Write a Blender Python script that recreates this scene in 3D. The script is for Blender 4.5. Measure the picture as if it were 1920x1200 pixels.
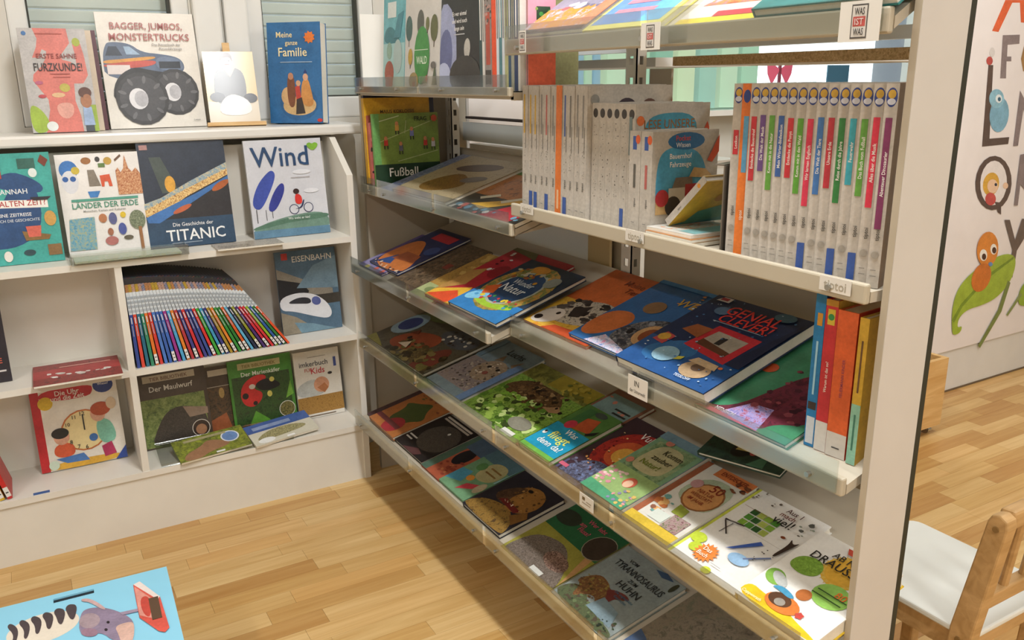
import bpy, bmesh, math, random
from mathutils import Matrix, Vector
random.seed(7)
for o in list(bpy.data.objects): bpy.data.objects.remove(o)
SC = bpy.context.scene
COL = SC.collection
R_ = math.radians

# ------------------------------------------------------------------ camera
F_PX, CAM = 1584.0, Vector((0, 0, 1.4))
def rot3(yaw, pitch, roll):
    r0 = Matrix(((1, 0, 0), (0, 0, -1), (0, 1, 0)))
    cy, sy = math.cos(yaw), math.sin(yaw); cp, sp = math.cos(pitch), math.sin(pitch); cr, sr = math.cos(roll), math.sin(roll)
    return Matrix(((cr, -sr, 0), (sr, cr, 0), (0, 0, 1))) @ Matrix(((1, 0, 0), (0, cp, -sp), (0, sp, cp))) @ r0 @ Matrix(((cy, -sy, 0), (sy, cy, 0), (0, 0, 1)))
RC = rot3(R_(30.16), R_(15.92), R_(-.65))
RCT = RC.transposed()
cam = bpy.data.cameras.new('camera'); cam.sensor_width = 36; cam.lens = F_PX / 1920 * 36; cam.clip_start = .05
co = bpy.data.objects.new('camera', cam); COL.objects.link(co)
m = RCT @ Matrix(((1, 0, 0), (0, -1, 0), (0, 0, -1)))
co.matrix_world = Matrix.Translation(CAM) @ m.to_4x4()
SC.camera = co

# ------------------------------------------------------------------ light
w = bpy.data.worlds.new('world'); SC.world = w; w.use_nodes = True
w.node_tree.nodes['Background'].inputs[0].default_value = (.75, .87, 1, 1)
w.node_tree.nodes['Background'].inputs[1].default_value = .5
def area(name, loc, size, power, col=(.975, .99, 1)):
    l = bpy.data.lights.new(name, 'AREA'); l.shape = 'RECTANGLE'; l.size, l.size_y = size; l.energy = power; l.color = col
    o = bpy.data.objects.new(name, l); COL.objects.link(o); o.location = loc
    return o
LAMPS = [(.66, 1.0, 42), (.75, -1.6, 40), (2.9, .9, 30), (2.9, -1.6, 20), (-1.7, .9, 24), (-1.7, -1.6, 14)]   # x, y, watts
for x, y, p in LAMPS: area('ceiling_lamp_light', (x, y, 2.83), (.14, 1.5), p)
vs = SC.view_settings; vs.view_transform = 'Standard'; vs.look = 'None'; vs.gamma = 1; vs.exposure = .16; vs.use_curve_mapping = False

# ------------------------------------------------------------------ measuring helpers
def ray(x, y): return RCT @ Vector((x - 960, y - 600, F_PX))
def aX(p, X): d = ray(*p); return CAM + d * (X / d.x)
def aY(p, Y): d = ray(*p); return CAM + d * (Y / d.y)
def aZ(p, z): d = ray(*p); return CAM + d * ((z - 1.4) / d.z)
def aP(p, p0, n): d = ray(*p); return CAM + d * ((p0 - CAM).dot(n) / d.dot(n))

# ------------------------------------------------------------------ materials
def lin(h):
    h = h.lstrip('#')
    if len(h) == 3: h = ''.join(c * 2 for c in h)
    v = [int(h[i:i + 2], 16) / 255 for i in (0, 2, 4)]
    return tuple(c / 12.92 if c <= .04045 else ((c + .055) / 1.055) ** 2.4 for c in v) + (1,)
MATS = {}
def newmat(key):
    m = bpy.data.materials.new(key); m.use_nodes = True; MATS[key] = m
    return m, m.node_tree, m.node_tree.nodes['Principled BSDF']
def mat(c, rough=.42, metal=0, bump=0):
    """plain painted / printed surface, with a faint procedural mottling"""
    key = '%s_%.2f_%.1f_%.2f' % (c, rough, metal, bump)
    if key in MATS: return MATS[key]
    m, t, b = newmat(key); col = lin(c)
    n = t.nodes.new('ShaderNodeTexNoise'); n.inputs['Scale'].default_value = 9; n.inputs['Detail'].default_value = 3
    tc = t.nodes.new('ShaderNodeTexCoord'); t.links.new(tc.outputs['Object'], n.inputs['Vector'])
    mx = t.nodes.new('ShaderNodeMixRGB'); mx.inputs[1].default_value = tuple(v * .93 for v in col[:3]) + (1,); mx.inputs[2].default_value = tuple(min(1, v * 1.05) for v in col[:3]) + (1,)
    t.links.new(n.outputs['Fac'], mx.inputs[0]); t.links.new(mx.outputs[0], b.inputs['Base Color'])
    b.inputs['Roughness'].default_value = rough; b.inputs['Metallic'].default_value = metal
    if bump:
        bp = t.nodes.new('ShaderNodeBump'); bp.inputs['Strength'].default_value = bump; t.links.new(n.outputs['Fac'], bp.inputs['Height']); t.links.new(bp.outputs[0], b.inputs['Normal'])
    return m
def photo(scale, *cols):
    """printed photograph: noise broken into the colours of the picture"""
    key = 'photo_%g_' % scale + '_'.join(cols)
    if key in MATS: return MATS[key]
    m, t, b = newmat(key)
    tc = t.nodes.new('ShaderNodeTexCoord'); n = t.nodes.new('ShaderNodeTexNoise'); n.inputs['Scale'].default_value = scale * 3.5; n.inputs['Detail'].default_value = 7; n.inputs['Roughness'].default_value = .78; n.inputs['Distortion'].default_value = .6
    r = t.nodes.new('ShaderNodeValToRGB'); e = r.color_ramp.elements
    k = len(cols); cl = [lin(c) for c in cols]
    cl = [tuple(v * .5 for v in cl[0][:3]) + (1,)] + cl + [tuple(min(.95, v * 1.45 + .01) for v in cl[-1][:3]) + (1,)]
    for i, c in enumerate(cl):
        p = .3 + .4 * i / (k + 1)
        el = e[i] if i < 2 else e.new(p)
        el.position = p; el.color = c
    t.links.new(tc.outputs['Object'], n.inputs['Vector']); t.links.new(n.outputs['Fac'], r.inputs[0]); t.links.new(r.outputs[0], b.inputs['Base Color'])
    b.inputs['Roughness'].default_value = .35
    return m
def wood(key, c1, c2, sx=3, sy=40, rough=.45, perobj=0, lo=None):
    if key in MATS: return MATS[key]
    m, t, b = newmat(key)
    tc = t.nodes.new('ShaderNodeTexCoord'); mp = t.nodes.new('ShaderNodeMapping'); mp.inputs['Scale'].default_value = (sx, sy, sy)
    n = t.nodes.new('ShaderNodeTexNoise'); n.inputs['Scale'].default_value = 1; n.inputs['Detail'].default_value = 5; n.inputs['Distortion'].default_value = 1.2
    r = t.nodes.new('ShaderNodeValToRGB'); r.color_ramp.elements[0].position = .3; r.color_ramp.elements[0].color = lin(c1); r.color_ramp.elements[1].position = .7; r.color_ramp.elements[1].color = lin(c2)
    g = t.nodes.new('ShaderNodeNewGeometry') if perobj else None
    if perobj: t.links.new(g.outputs['Position'], mp.inputs[0])
    else: t.links.new(tc.outputs['Object'], mp.inputs[0])
    t.links.new(mp.outputs[0], n.inputs['Vector']); t.links.new(n.outputs['Fac'], r.inputs[0])
    out = r.outputs[0]
    if perobj:
        oi = t.nodes.new('ShaderNodeObjectInfo'); r2 = t.nodes.new('ShaderNodeValToRGB')
        for i, (p, c) in enumerate(lo):
            el = r2.color_ramp.elements[i] if i < 2 else r2.color_ramp.elements.new(p)
            el.position = p; el.color = lin(c)
        mx = t.nodes.new('ShaderNodeMixRGB'); mx.blend_type = 'MULTIPLY'; mx.inputs[0].default_value = 1
        t.links.new(oi.outputs['Random'], r2.inputs[0]); t.links.new(out, mx.inputs[1]); t.links.new(r2.outputs[0], mx.inputs[2]); out = mx.outputs[0]
    t.links.new(out, b.inputs['Base Color']); b.inputs['Roughness'].default_value = rough
    return m
def clear(key='clear', tint=(.93, .95, .94), gloss=.07):
    if key in MATS: return MATS[key]
    m, t, b = newmat(key); t.nodes.remove(b)
    o = t.nodes['Material Output']; tr = t.nodes.new('ShaderNodeBsdfTransparent'); tr.inputs[0].default_value = tint + (1,)
    gl = t.nodes.new('ShaderNodeBsdfGlossy'); gl.inputs['Roughness'].default_value = .12
    fr = t.nodes.new('ShaderNodeLayerWeight'); fr.inputs[0].default_value = .25
    mth = t.nodes.new('ShaderNodeMath'); mth.operation = 'MULTIPLY_ADD'; mth.inputs[1].default_value = .5; mth.inputs[2].default_value = gloss
    mx = t.nodes.new('ShaderNodeMixShader'); t.links.new(fr.outputs['Fresnel'], mth.inputs[0]); t.links.new(mth.outputs[0], mx.inputs[0]); t.links.new(tr.outputs[0], mx.inputs[1]); t.links.new(gl.outputs[0], mx.inputs[2]); t.links.new(mx.outputs[0], o.inputs[0])
    return m
def emit(key, c, s):
    if key in MATS: return MATS[key]
    m, t, b = newmat(key); b.inputs['Base Color'].default_value = lin(c); b.inputs['Emission Color'].default_value = lin(c); b.inputs['Emission Strength'].default_value = s
    return m
WHITE = mat('e4e2dc', .45); WALLM = mat('d8d5cc', .8, 0, .03); METAL = mat('d3ccb9', .4); CREAM = mat('d8d2c2', .45); PAPER = mat('efece2', .7)
BEIGE = mat('aca290', .6); BLACK = mat('16181a', .5); CHROME = mat('b9b9b4', .25, .9)

# ------------------------------------------------------------------ mesh helpers
class MB:
    """collects shapes in one local frame; each face keeps a material"""
    def __init__(s): s.v = []; s.f = []; s.mi = []; s.ms = []
    def mi_(s, m):
        if m not in s.ms: s.ms.append(m)
        return s.ms.index(m)
    def face(s, pts, m):
        b = len(s.v); s.v += [tuple(p) for p in pts]; s.f.append(tuple(range(b, b + len(pts)))); s.mi.append(s.mi_(m))
    def box(s, a, b, m, M=None):
        x0, y0, z0 = a; x1, y1, z1 = b
        P = [Vector(p) for p in ((x0, y0, z0), (x1, y0, z0), (x1, y1, z0), (x0, y1, z0), (x0, y0, z1), (x1, y0, z1), (x1, y1, z1), (x0, y1, z1))]
        if M: P = [M @ p for p in P]
        k = len(s.v); s.v += [tuple(p) for p in P]
        for q in ((0, 3, 2, 1), (4, 5, 6, 7), (0, 1, 5, 4), (1, 2, 6, 5), (2, 3, 7, 6), (3, 0, 4, 7)):
            s.f.append(tuple(k + i for i in q)); s.mi.append(s.mi_(m))
    def prism(s, poly, axis, a, b, m):
        """poly in the two other axes, extruded along axis from a to b"""
        def pt(p, t): return {0: (t, p[0], p[1]), 1: (p[0], t, p[1]), 2: (p[0], p[1], t)}[axis]
        n = len(poly); k = len(s.v); s.v += [pt(p, a) for p in poly] + [pt(p, b) for p in poly]
        s.f.append(tuple(range(k + n - 1, k - 1, -1))); s.f.append(tuple(range(k + n, k + 2 * n))); s.mi += [s.mi_(m)] * 2
        for i in range(n):
            j = (i + 1) % n; s.f.append((k + i, k + j, k + n + j, k + n + i)); s.mi.append(s.mi_(m))
    def cyl(s, c0, c1, r, m, n=12):
        c0, c1 = Vector(c0), Vector(c1); d = (c1 - c0).normalized(); u = d.orthogonal().normalized(); v = d.cross(u); k = len(s.v)
        for c in (c0, c1):
            for i in range(n):
                a = 2 * math.pi * i / n; s.v.append(tuple(c + u * (r * math.cos(a)) + v * (r * math.sin(a))))
        s.f.append(tuple(range(k + n - 1, k - 1, -1))); s.f.append(tuple(range(k + n, k + 2 * n))); s.mi += [s.mi_(m)] * 2
        for i in range(n):
            j = (i + 1) % n; s.f.append((k + i, k + j, k + n + j, k + n + i)); s.mi.append(s.mi_(m))
    def mesh(s, name):
        me = bpy.data.meshes.new(name); me.from_pydata(s.v, [], s.f)
        for m in s.ms: me.materials.append(m)
        me.polygons.foreach_set('material_index', s.mi); 
        bm = bmesh.new(); bm.from_mesh(me); bmesh.ops.recalc_face_normals(bm, faces=bm.faces); bm.to_mesh(me); bm.free(); me.update()
        return me
    def build(s, name, parent=None, bevel=0, flat=False):
        if flat:
            me = bpy.data.meshes.new(name); me.from_pydata(s.v, [], s.f)
            for m in s.ms: me.materials.append(m)
            me.polygons.foreach_set('material_index', s.mi); me.update()
        else: me = s.mesh(name)
        o = bpy.data.objects.new(name, me); COL.objects.link(o); o.parent = parent
        if bevel:
            b = o.modifiers.new('bevel', 'BEVEL'); b.width = bevel; b.segments = 2; b.limit_method = 'ANGLE'
        return o
def tag(o, label=None, cat=None, group=None, kind=None):
    if label: o['label'] = label
    if cat: o['category'] = cat
    if group: o['group'] = group
    if kind: o['kind'] = kind
    return o
def empty(name, M=None, **k):
    o = bpy.data.objects.new(name, None); COL.objects.link(o); o.empty_display_size = .02
    if M is not None: o.matrix_world = M
    return tag(o, **k)
def bx(name, a, b, m, parent=None, bevel=0):
    q = MB(); q.box(a, b, m); return q.build(name, parent, bevel)

# lettering: built-in font turned into flat faces, cached
TXT = {}
def text_mesh(s):
    if s in TXT: return TXT[s]
    cu = bpy.data.curves.new('t', 'FONT'); cu.body = s; cu.size = 1; cu.resolution_u = 2; cu.offset = .009
    o = bpy.data.objects.new('t', cu); COL.objects.link(o)
    me = bpy.data.meshes.new_from_object(o)
    vs_ = [v.co.copy() for v in me.vertices]; fs = [tuple(p.vertices) for p in me.polygons]
    bpy.data.objects.remove(o); bpy.data.curves.remove(cu); bpy.data.meshes.remove(me)
    if vs_:
        x0 = min(v.x for v in vs_); x1 = max(v.x for v in vs_); y0 = 0; y1 = .7
        vs_ = [((v.x - (x0 + x1) / 2), v.y - .35) for v in vs_]; wd = (x1 - x0)
    else: wd = 1
    TXT[s] = (vs_, fs, wd); return TXT[s]

STEP = .00016
def draw(items, w, h, to3, art, let):
    """flat print: items in 0..1 cover coordinates, each one a hair above the one before"""
    z = STEP * 1.5
    def P(u, v): return to3(u * w, v * h, z)
    for it in items:
        k = it[0]
        if k == 'R':
            _, u0, v0, u1, v1, c = it; art.face([P(u0, v0), P(u1, v0), P(u1, v1), P(u0, v1)], cm(c))
        elif k == 'E':
            _, cu, cv, ru, rv, c = it[:6]; a0 = it[6] if len(it) > 6 else 0; n = 18; pts = []
            for i in range(n):
                a = 2 * math.pi * i / n; x = ru * math.cos(a) * w; y = rv * math.sin(a) * w
                xx = x * math.cos(a0) - y * math.sin(a0); yy = x * math.sin(a0) + y * math.cos(a0)
                x = min(max(cu * w + xx, 0), w); y = min(max(cv * h + yy, 0), h)
                pts.append(to3(x, y, z))
            art.face(pts, cm(c))
        elif k in 'PK':
            pg = list(it[1])
            if len(pg) > 4 and k == 'P':
                for _ in range(2): pg = [q_ for (a, b), (c, d) in zip(pg, pg[1:] + pg[:1]) for q_ in ((a * .75 + c * .25, b * .75 + d * .25), (a * .25 + c * .75, b * .25 + d * .75))]
            art.face([P(u, v) for u, v in pg], cm(it[2]))
        elif k == 'S':   # star / splash
            _, cu, cv, r, n, c = it; pts = []
            for i in range(n * 2):
                a = math.pi * i / n; q = r * w * (1 if i % 2 else .72); pts.append(to3(cu * w + q * math.cos(a), cv * h + q * math.sin(a), z))
            art.face(pts, cm(c))
        elif k == 'T':
            _, s, cu, cv, size, c = it[:6]; mw = it[6] if len(it) > 6 else .9; rt = it[7] if len(it) > 7 else 0
            vs_, fs, wd = text_mesh(s)
            if not fs: continue
            sy = size * h / .7; span = (h if rt else w); sx = min(sy * .95, mw * span / wd)
            b = len(let.v)
            for x, y in vs_:
                x *= sx; y *= sy
                if rt: x, y = (-y, x) if rt > 0 else (y, -x)
                let.v.append(tuple(to3(cu * w + x, cv * h + y, z)))
            for f in fs: let.f.append(tuple(b + i for i in f)); let.mi.append(let.mi_(cm(c)))
        elif k == 'B':   # blots: many small marks of one colour family
            _, u0, v0, u1, v1, n, s, cols = it
            for i in range(n):
                cu = random.uniform(u0, u1); cv = random.uniform(v0, v1); r = s * random.uniform(.5, 1.2); q = random.randint(5, 7); a1 = random.random() * 6; e = random.uniform(.5, 1)
                pts = []
                for j in range(q):
                    a = a1 + 2 * math.pi * j / q; rr = r * random.uniform(.7, 1.1)
                    pts.append(to3(min(max((cu + rr * math.cos(a)) * w, 0), w), min(max(cv * h + rr * e * math.sin(a) * w, 0), h), z))
                art.face(pts, cm(random.choice(cols))); z += STEP * .02
        z += STEP
def cm(c): return c if not isinstance(c, str) else ink(c)
def ink(c):
    """printed colour with the grain and drift of a four-colour picture"""
    key = 'ink_' + c
    if key in MATS: return MATS[key]
    m, t, b = newmat(key); col = lin(c); tc = t.nodes.new('ShaderNodeTexCoord'); out = []
    for sc_, det in ((28, 4), (170, 2)):
        n = t.nodes.new('ShaderNodeTexNoise'); n.inputs['Scale'].default_value = sc_; n.inputs['Detail'].default_value = det; t.links.new(tc.outputs['Object'], n.inputs['Vector']); out.append(n)
    g = sum(col[:3]) / 3
    r = t.nodes.new('ShaderNodeValToRGB'); e = r.color_ramp.elements; e[0].position = .3; e[1].position = .72
    dk = .9 if g > .5 else .76
    e[0].color = tuple(v * dk for v in col[:3]) + (1,); e[1].color = tuple(min(1, v * (1.04 if g > .5 else 1.16) + .006) for v in col[:3]) + (1,)
    mx = t.nodes.new('ShaderNodeMixRGB'); mx.inputs[0].default_value = .4
    t.links.new(out[0].outputs['Fac'], mx.inputs[1]); t.links.new(out[1].outputs['Fac'], mx.inputs[2]); t.links.new(mx.outputs[0], r.inputs[0]); t.links.new(r.outputs[0], b.inputs['Base Color'])
    b.inputs['Roughness'].default_value = .36
    return m

def frame(o, ex, ey, ez):
    M = Matrix.Identity(4)
    for i, a in enumerate((ex, ey, ez)):
        for j in range(3): M[j][i] = a[j]
    for j in range(3): M[j][3] = o[j]
    return M
BOOKS = 0
def book(label, w, h, t, M, cover, items=(), spine=None, spine_items=(), name='book', cat='book', group=None, soft=False, pages='e9e4d6', back=None):
    """hardback or paperback: spine at local x=0, front cover at local z=t, foot at local y=0"""
    global BOOKS; BOOKS += 1
    root = empty(name, M, label=label, cat=cat, group=group)
    cc = cm(cover); sc = cm(spine) if spine else cc; bc = cm(back) if back else cc
    c = min(.0022, t * .22) if not soft else min(.0006, t * .15); e = 0 if soft else .0025
    q = MB(); q.box((0, 0, t - c), (w, h, t), cc); q.box((0, 0, 0), (w, h, c), bc); q.box((0, 0, c), (max(c, .0012), h, t - c), sc)
    cv = q.build('cover', root)
    q = MB(); q.box((max(c, .0012), e, c), (w - e, h - e, t - c), cm(pages)); q.build('pages', root)
    art, let = MB(), MB()
    if items: draw([('R', 0, 0, 1, 1, cc)] + list(items), w, h, lambda x, y, z: (x, y, t + z), art, art)
    if art.f: art.build('cover_print', cv, flat=True)
    if spine_items:
        art = MB(); draw([('R', 0, 0, 1, 1, sc)] + list(spine_items), t, h, lambda x, y, z: (-z, y, x), art, art); art.build('spine_print', cv, flat=True)
    return root

# placements ---------------------------------------------------------
def lying(BL, BR, TL, plane, lift, t, hh=None, ww=None, turned=False):
    """matrix, width, height of a book lying on a shelf plane (p0, n, up-slope dir), front face seen at the given points"""
    p0, n, sl = plane
    q0 = p0 + n * (lift + t)
    a, b, c = (aP(p, q0, n) for p in (BL, BR, TL))
    if sl is not None and not turned:
        ex, ey = Vector((0, -1, 0)), sl; ez = ex.cross(ey)
        return frame(a - ez * t, ex, ey, ez), ww or abs((b - a).dot(ex)), hh or abs((c - a).dot(ey))
    ey = (c - a); hgt = ey.length; ey.normalize()
    ex = (b - a); ex -= ey * ex.dot(ey); wd = ex.length; ex.normalize(); ez = ex.cross(ey)
    return frame(a - ez * t, ex, ey, ez), ww or wd, hh or hgt
def standA(BL, BR, TL, z, Y, lean, t, hh=None, ww=None, yaw=0):
    """book standing face out on the low cabinet or the sill, leaning back"""
    z += t * math.sin(lean); a = aY(BL, Y); a.z = z; b = aY(BR, Y); b.z = z; wd = ww or (b.x - a.x)
    nh = Vector((math.sin(yaw), -math.cos(yaw), 0)); ey = Vector((0, 0, 1)) * math.cos(lean) - nh * math.sin(lean); ex = Vector((math.cos(yaw), math.sin(yaw), 0)); ez = ex.cross(ey)
    if yaw: b = aP(BR, a, nh); wd = (b - a).dot(ex)
    c = aP(TL, a, ez); hgt = hh or (c - a).dot(ey)
    return frame(a - ez * t, ex, ey, ez), wd, hgt
def spineX(X, y_far, z, yaw=0, lean=0):
    """spine-out book on the metal shelving; spine faces the aisle"""
    ex = Vector((math.cos(yaw), math.sin(yaw), 0)); ey = Vector((0, 0, 1)); ez = ex.cross(ey)
    if lean:
        r = Matrix.Rotation(lean, 3, ex); ey = r @ ey; ez = r @ ez
    return frame((X, y_far, z), ex, ey, ez)

# =================================================================== SETTING
YW = 3.12      # window wall
def struct(o, label=None): return tag(o, label, kind='structure')
# floor: base slab + strip parquet
floor = struct(bx('floor', (-3, -2.8, -.06), (6.2, 3.3, -.004), mat('a8834c', .5)), 'light beech strip parquet floor')
PLK = wood('plank', 'c9a368', 'dcbd86', 2.2, 34, .36, 1, [(0, 'd6bda0'), (.35, 'eee2cc'), (.7, 'ffffff'), (1, 'f6e6d0')])
PW = .066; planks = []
lens = [.24, .31, .38, .45]
pm = {}
for L in lens:
    q = MB(); g = .0003; q.box((g, g, -.004), (L - g, PW - g, 0), PLK); pm[L] = q.mesh('plank')
stuff = MB()
def lay_planks():
    n = 0; row = 0; y = -2.8
    while y < 3.1:
        x = -3 + random.uniform(-.4, 0)
        while x < 6.2:
            L = random.choice(lens); cx, cy = x + L / 2, y + PW / 2
            inA = -.42 < cx < 1.22 and .95 < cy < 2.72
            inB = 1.5 < cx < 4.1 and .75 < cy < 2.16 and .42 < cy / cx < .68
            if (inA or inB) and n < 298:
                o = bpy.data.objects.new('plank', pm[L]); COL.objects.link(o); o.location = (x, y, 0); o.parent = floor; n += 1
            else: stuff.box((x + .0007, y + .0007, -.004), (x + L - .0007, y + PW - .0007, 0), PLK)
            x += L
        y += PW
    return n
lay_planks()
tag(stuff.build('plank_field', floor), kind='stuff')
struct(bx('ceiling', (-3, -2.8, 2.9), (6.2, 3.3, 3.0), mat('e8e6df', .9)), 'white ceiling')
struct(bx('wall_back', (-3, -2.9, 0), (6.2, -2.8, 2.9), WALLM), 'plain white wall behind the viewer')
struct(bx('wall_left', (-3.1, -2.9, 0), (-3, 3.3, 2.9), WALLM), 'plain white wall on the left')
struct(bx('wall_right', (6.2, -2.9, 0), (6.3, 3.3, 2.9), WALLM), 'plain white wall on the far right')
def wx(px, y=30): d = ray(px, y); return d.x / d.y * YW
# window wall with three openings
OPEN = [(wx(12), wx(355)), (wx(462), wx(700)), (1.9, 4.6)]
ZS, ZT = 1.27, 2.45
q = MB(); q.box((-3, YW, 0), (6.2, YW + .2, ZS), WALLM); q.box((-3, YW, ZT), (6.2, YW + .2, 2.9), WALLM)
xs = [-3] + [v for p in OPEN for v in p] + [6.2]
for i in range(0, len(xs), 2): q.box((xs[i], YW, ZS), (xs[i + 1], YW + .2, ZT), WALLM)
struct(q.build('wall_front'), 'white window wall with deep sill')
UPVC = mat('e6e6e2', .35); GASK = mat('3c3d35', .6); SLAT = mat('e2e8e0', .5)
def window(n, x0, x1, blinds, lbl):
    fr = .055
    o = MB()
    for a, b in (((x0, YW + .0, ZS), (x0 + fr, YW + .08, ZT)), ((x1 - fr, YW, ZS), (x1, YW + .08, ZT)), ((x0 + fr, YW, ZS), (x1 - fr, YW + .08, ZS + .075)), ((x0 + fr, YW, ZT - fr), (x1 - fr, YW + .08, ZT))): o.box(a, b, UPVC)
    win = struct(o.build('window_%d' % n, bevel=.006), lbl)
    g = MB()
    for a, b in (((x0 + fr, YW + .02, ZS + .075), (x0 + fr + .006, YW + .05, ZT - fr)), ((x1 - fr - .008, YW + .02, ZS + .075), (x1 - fr, YW + .05, ZT - fr)), ((x0 + fr, YW + .02, ZS + .075), (x1 - fr, YW + .05, ZS + .08))): g.box(a, b, GASK)
    g.build('gasket', win)
    bx('pane', (x0 + fr, YW + .035, ZS + .075), (x1 - fr, YW + .039, ZT - fr), clear('glass', (.97, .985, .98), .04), win)
    if blinds:
        q = MB(); L = x1 - x0 - .04
        q.prism([(0, 0), (.006, .006), (.006, .035), (0, .041)], 0, 0, L, SLAT); me = q.mesh('blind_slat')
        # slats in y,z ; rotate so the bulge faces the room
        z = ZS + .02
        while z < ZT:
            s = bpy.data.objects.new('blind_slat', me); COL.objects.link(s); s.location = (x0 + .02, YW + .125, z); s.scale = (1, -1, 1); s.parent = win; z += .043
    return win
window(1, *OPEN[0], True, 'white window with closed grey-green shutter behind the truck book')
window(2, *OPEN[1], True, 'white window with closed grey-green shutter behind the blue family book')
window(3, *OPEN[2], False, 'wide bright window seen through the shelving')
bx('daylight_sheet', (1.9, YW + .55, 1.0), (4.8, YW + .57, 2.6), emit('day', 'f3fbff', 2.2)); tag(bpy.data.objects['daylight_sheet'], 'bright daylight beyond the wide window', kind='structure')  # glowing sheet added outside the window to stand for daylight
# white post between the two left windows
struct(bx('trim_1', (wx(359), YW - .035, ZS), (wx(411), YW, ZT), UPVC, bevel=.008), 'white window mullion left of the joint')
struct(bx('trim_2', (wx(417), YW - .03, ZS), (wx(462), YW, ZT), UPVC, bevel=.008), 'white window mullion right of the joint')
# stone window sill
SILLM = mat('e4e2dc', .3, 0, .02)
struct(bx('trim_3', (-1.2, 2.86, 1.223), (1.075, YW, 1.257), SILLM, bevel=.008), 'pale marbled window sill')
# poster partition
struct(bx('wall_partition', (3.2, 2.14, 0), (6.2, 2.24, 2.9), mat('dcdad4', .7)), 'white partition wall behind the chair')
struct(bx('baseboard_partition', (3.2, 2.136, 0), (6.2, 2.14, .008), mat('6b5a44', .7)), 'thin dark joint along the floor')

# ceiling lamps
for i, (x, y, p_) in enumerate(LAMPS):
    r = empty('ceiling_light', Matrix.Translation((x, y, 2.9)), label='%s long ceiling light, %s' % (('middle', 'right', 'left')[(0, 0, 1, 1, 2, 2)[i]], ('over the book aisle end', 'behind the viewer')[i % 2]), cat='ceiling light', group='ceiling light panels')
    q = MB(); q.box((-.1, -.78, -.05), (.1, .78, 0), WHITE); q.build('housing', r)
    q = MB(); q.box((-.07, -.75, -.056), (.07, .75, -.051), emit('lampglow', 'fff3e2', 3)); q.build('diffuser', r)

# =================================================================== LOW CABINET
CAB = empty('display_cabinet', Matrix.Translation((.2, 2.83, 0)), label='low white display cabinet with open compartments under the window sill', cat='cabinet')
CAB.matrix_world = Matrix.Identity(4)
YF, YB = 2.71, 2.95
CW = mat('e2ded4', .4)
S1, S2, S3 = .896, .5516, .2114
sp = [(YF, 0), (YB, 0), (YB, 1.22), (2.862, 1.215), (YF, 1.10)]
q = MB(); q.prism(sp, 0, .948, .969, CW); q.build('side_panel', CAB)
q = MB(); q.prism(sp, 0, -.79, -.77, CW); q.build('side_panel', CAB)
bx('back_panel', (-.77, YB - .008, .2), (.948, YB, 1.2), CW, CAB)
bx('divider', (.214, YF + .002, S3), (.234, YB - .008, S1 - .02), CW, CAB)
bx('shelf_board', (-.77, YF, S1 - .02), (.948, YB - .008, S1), CW, CAB)
bx('shelf_board', (.234, YF, S2 - .02), (.948, YB - .008, S2), CW, CAB)
bx('shelf_board', (-.77, YF, S2 - .02), (.214, YB - .008, S2), CW, CAB)
bx('shelf_board', (-.77, YF, S3 - .02), (.948, YB - .008, S3), CW, CAB)
bx('plinth', (-.77, YF + .006, 0), (.948, YF + .024, S3 - .02), CW, CAB)
bx('wall_trim_corner', (1.0, 3.0, 0), (1.09, 3.12, 1.22), WALLM); tag(bpy.data.objects['wall_trim_corner'], 'white boxed pipe corner beside the cabinet', kind='structure')

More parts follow.
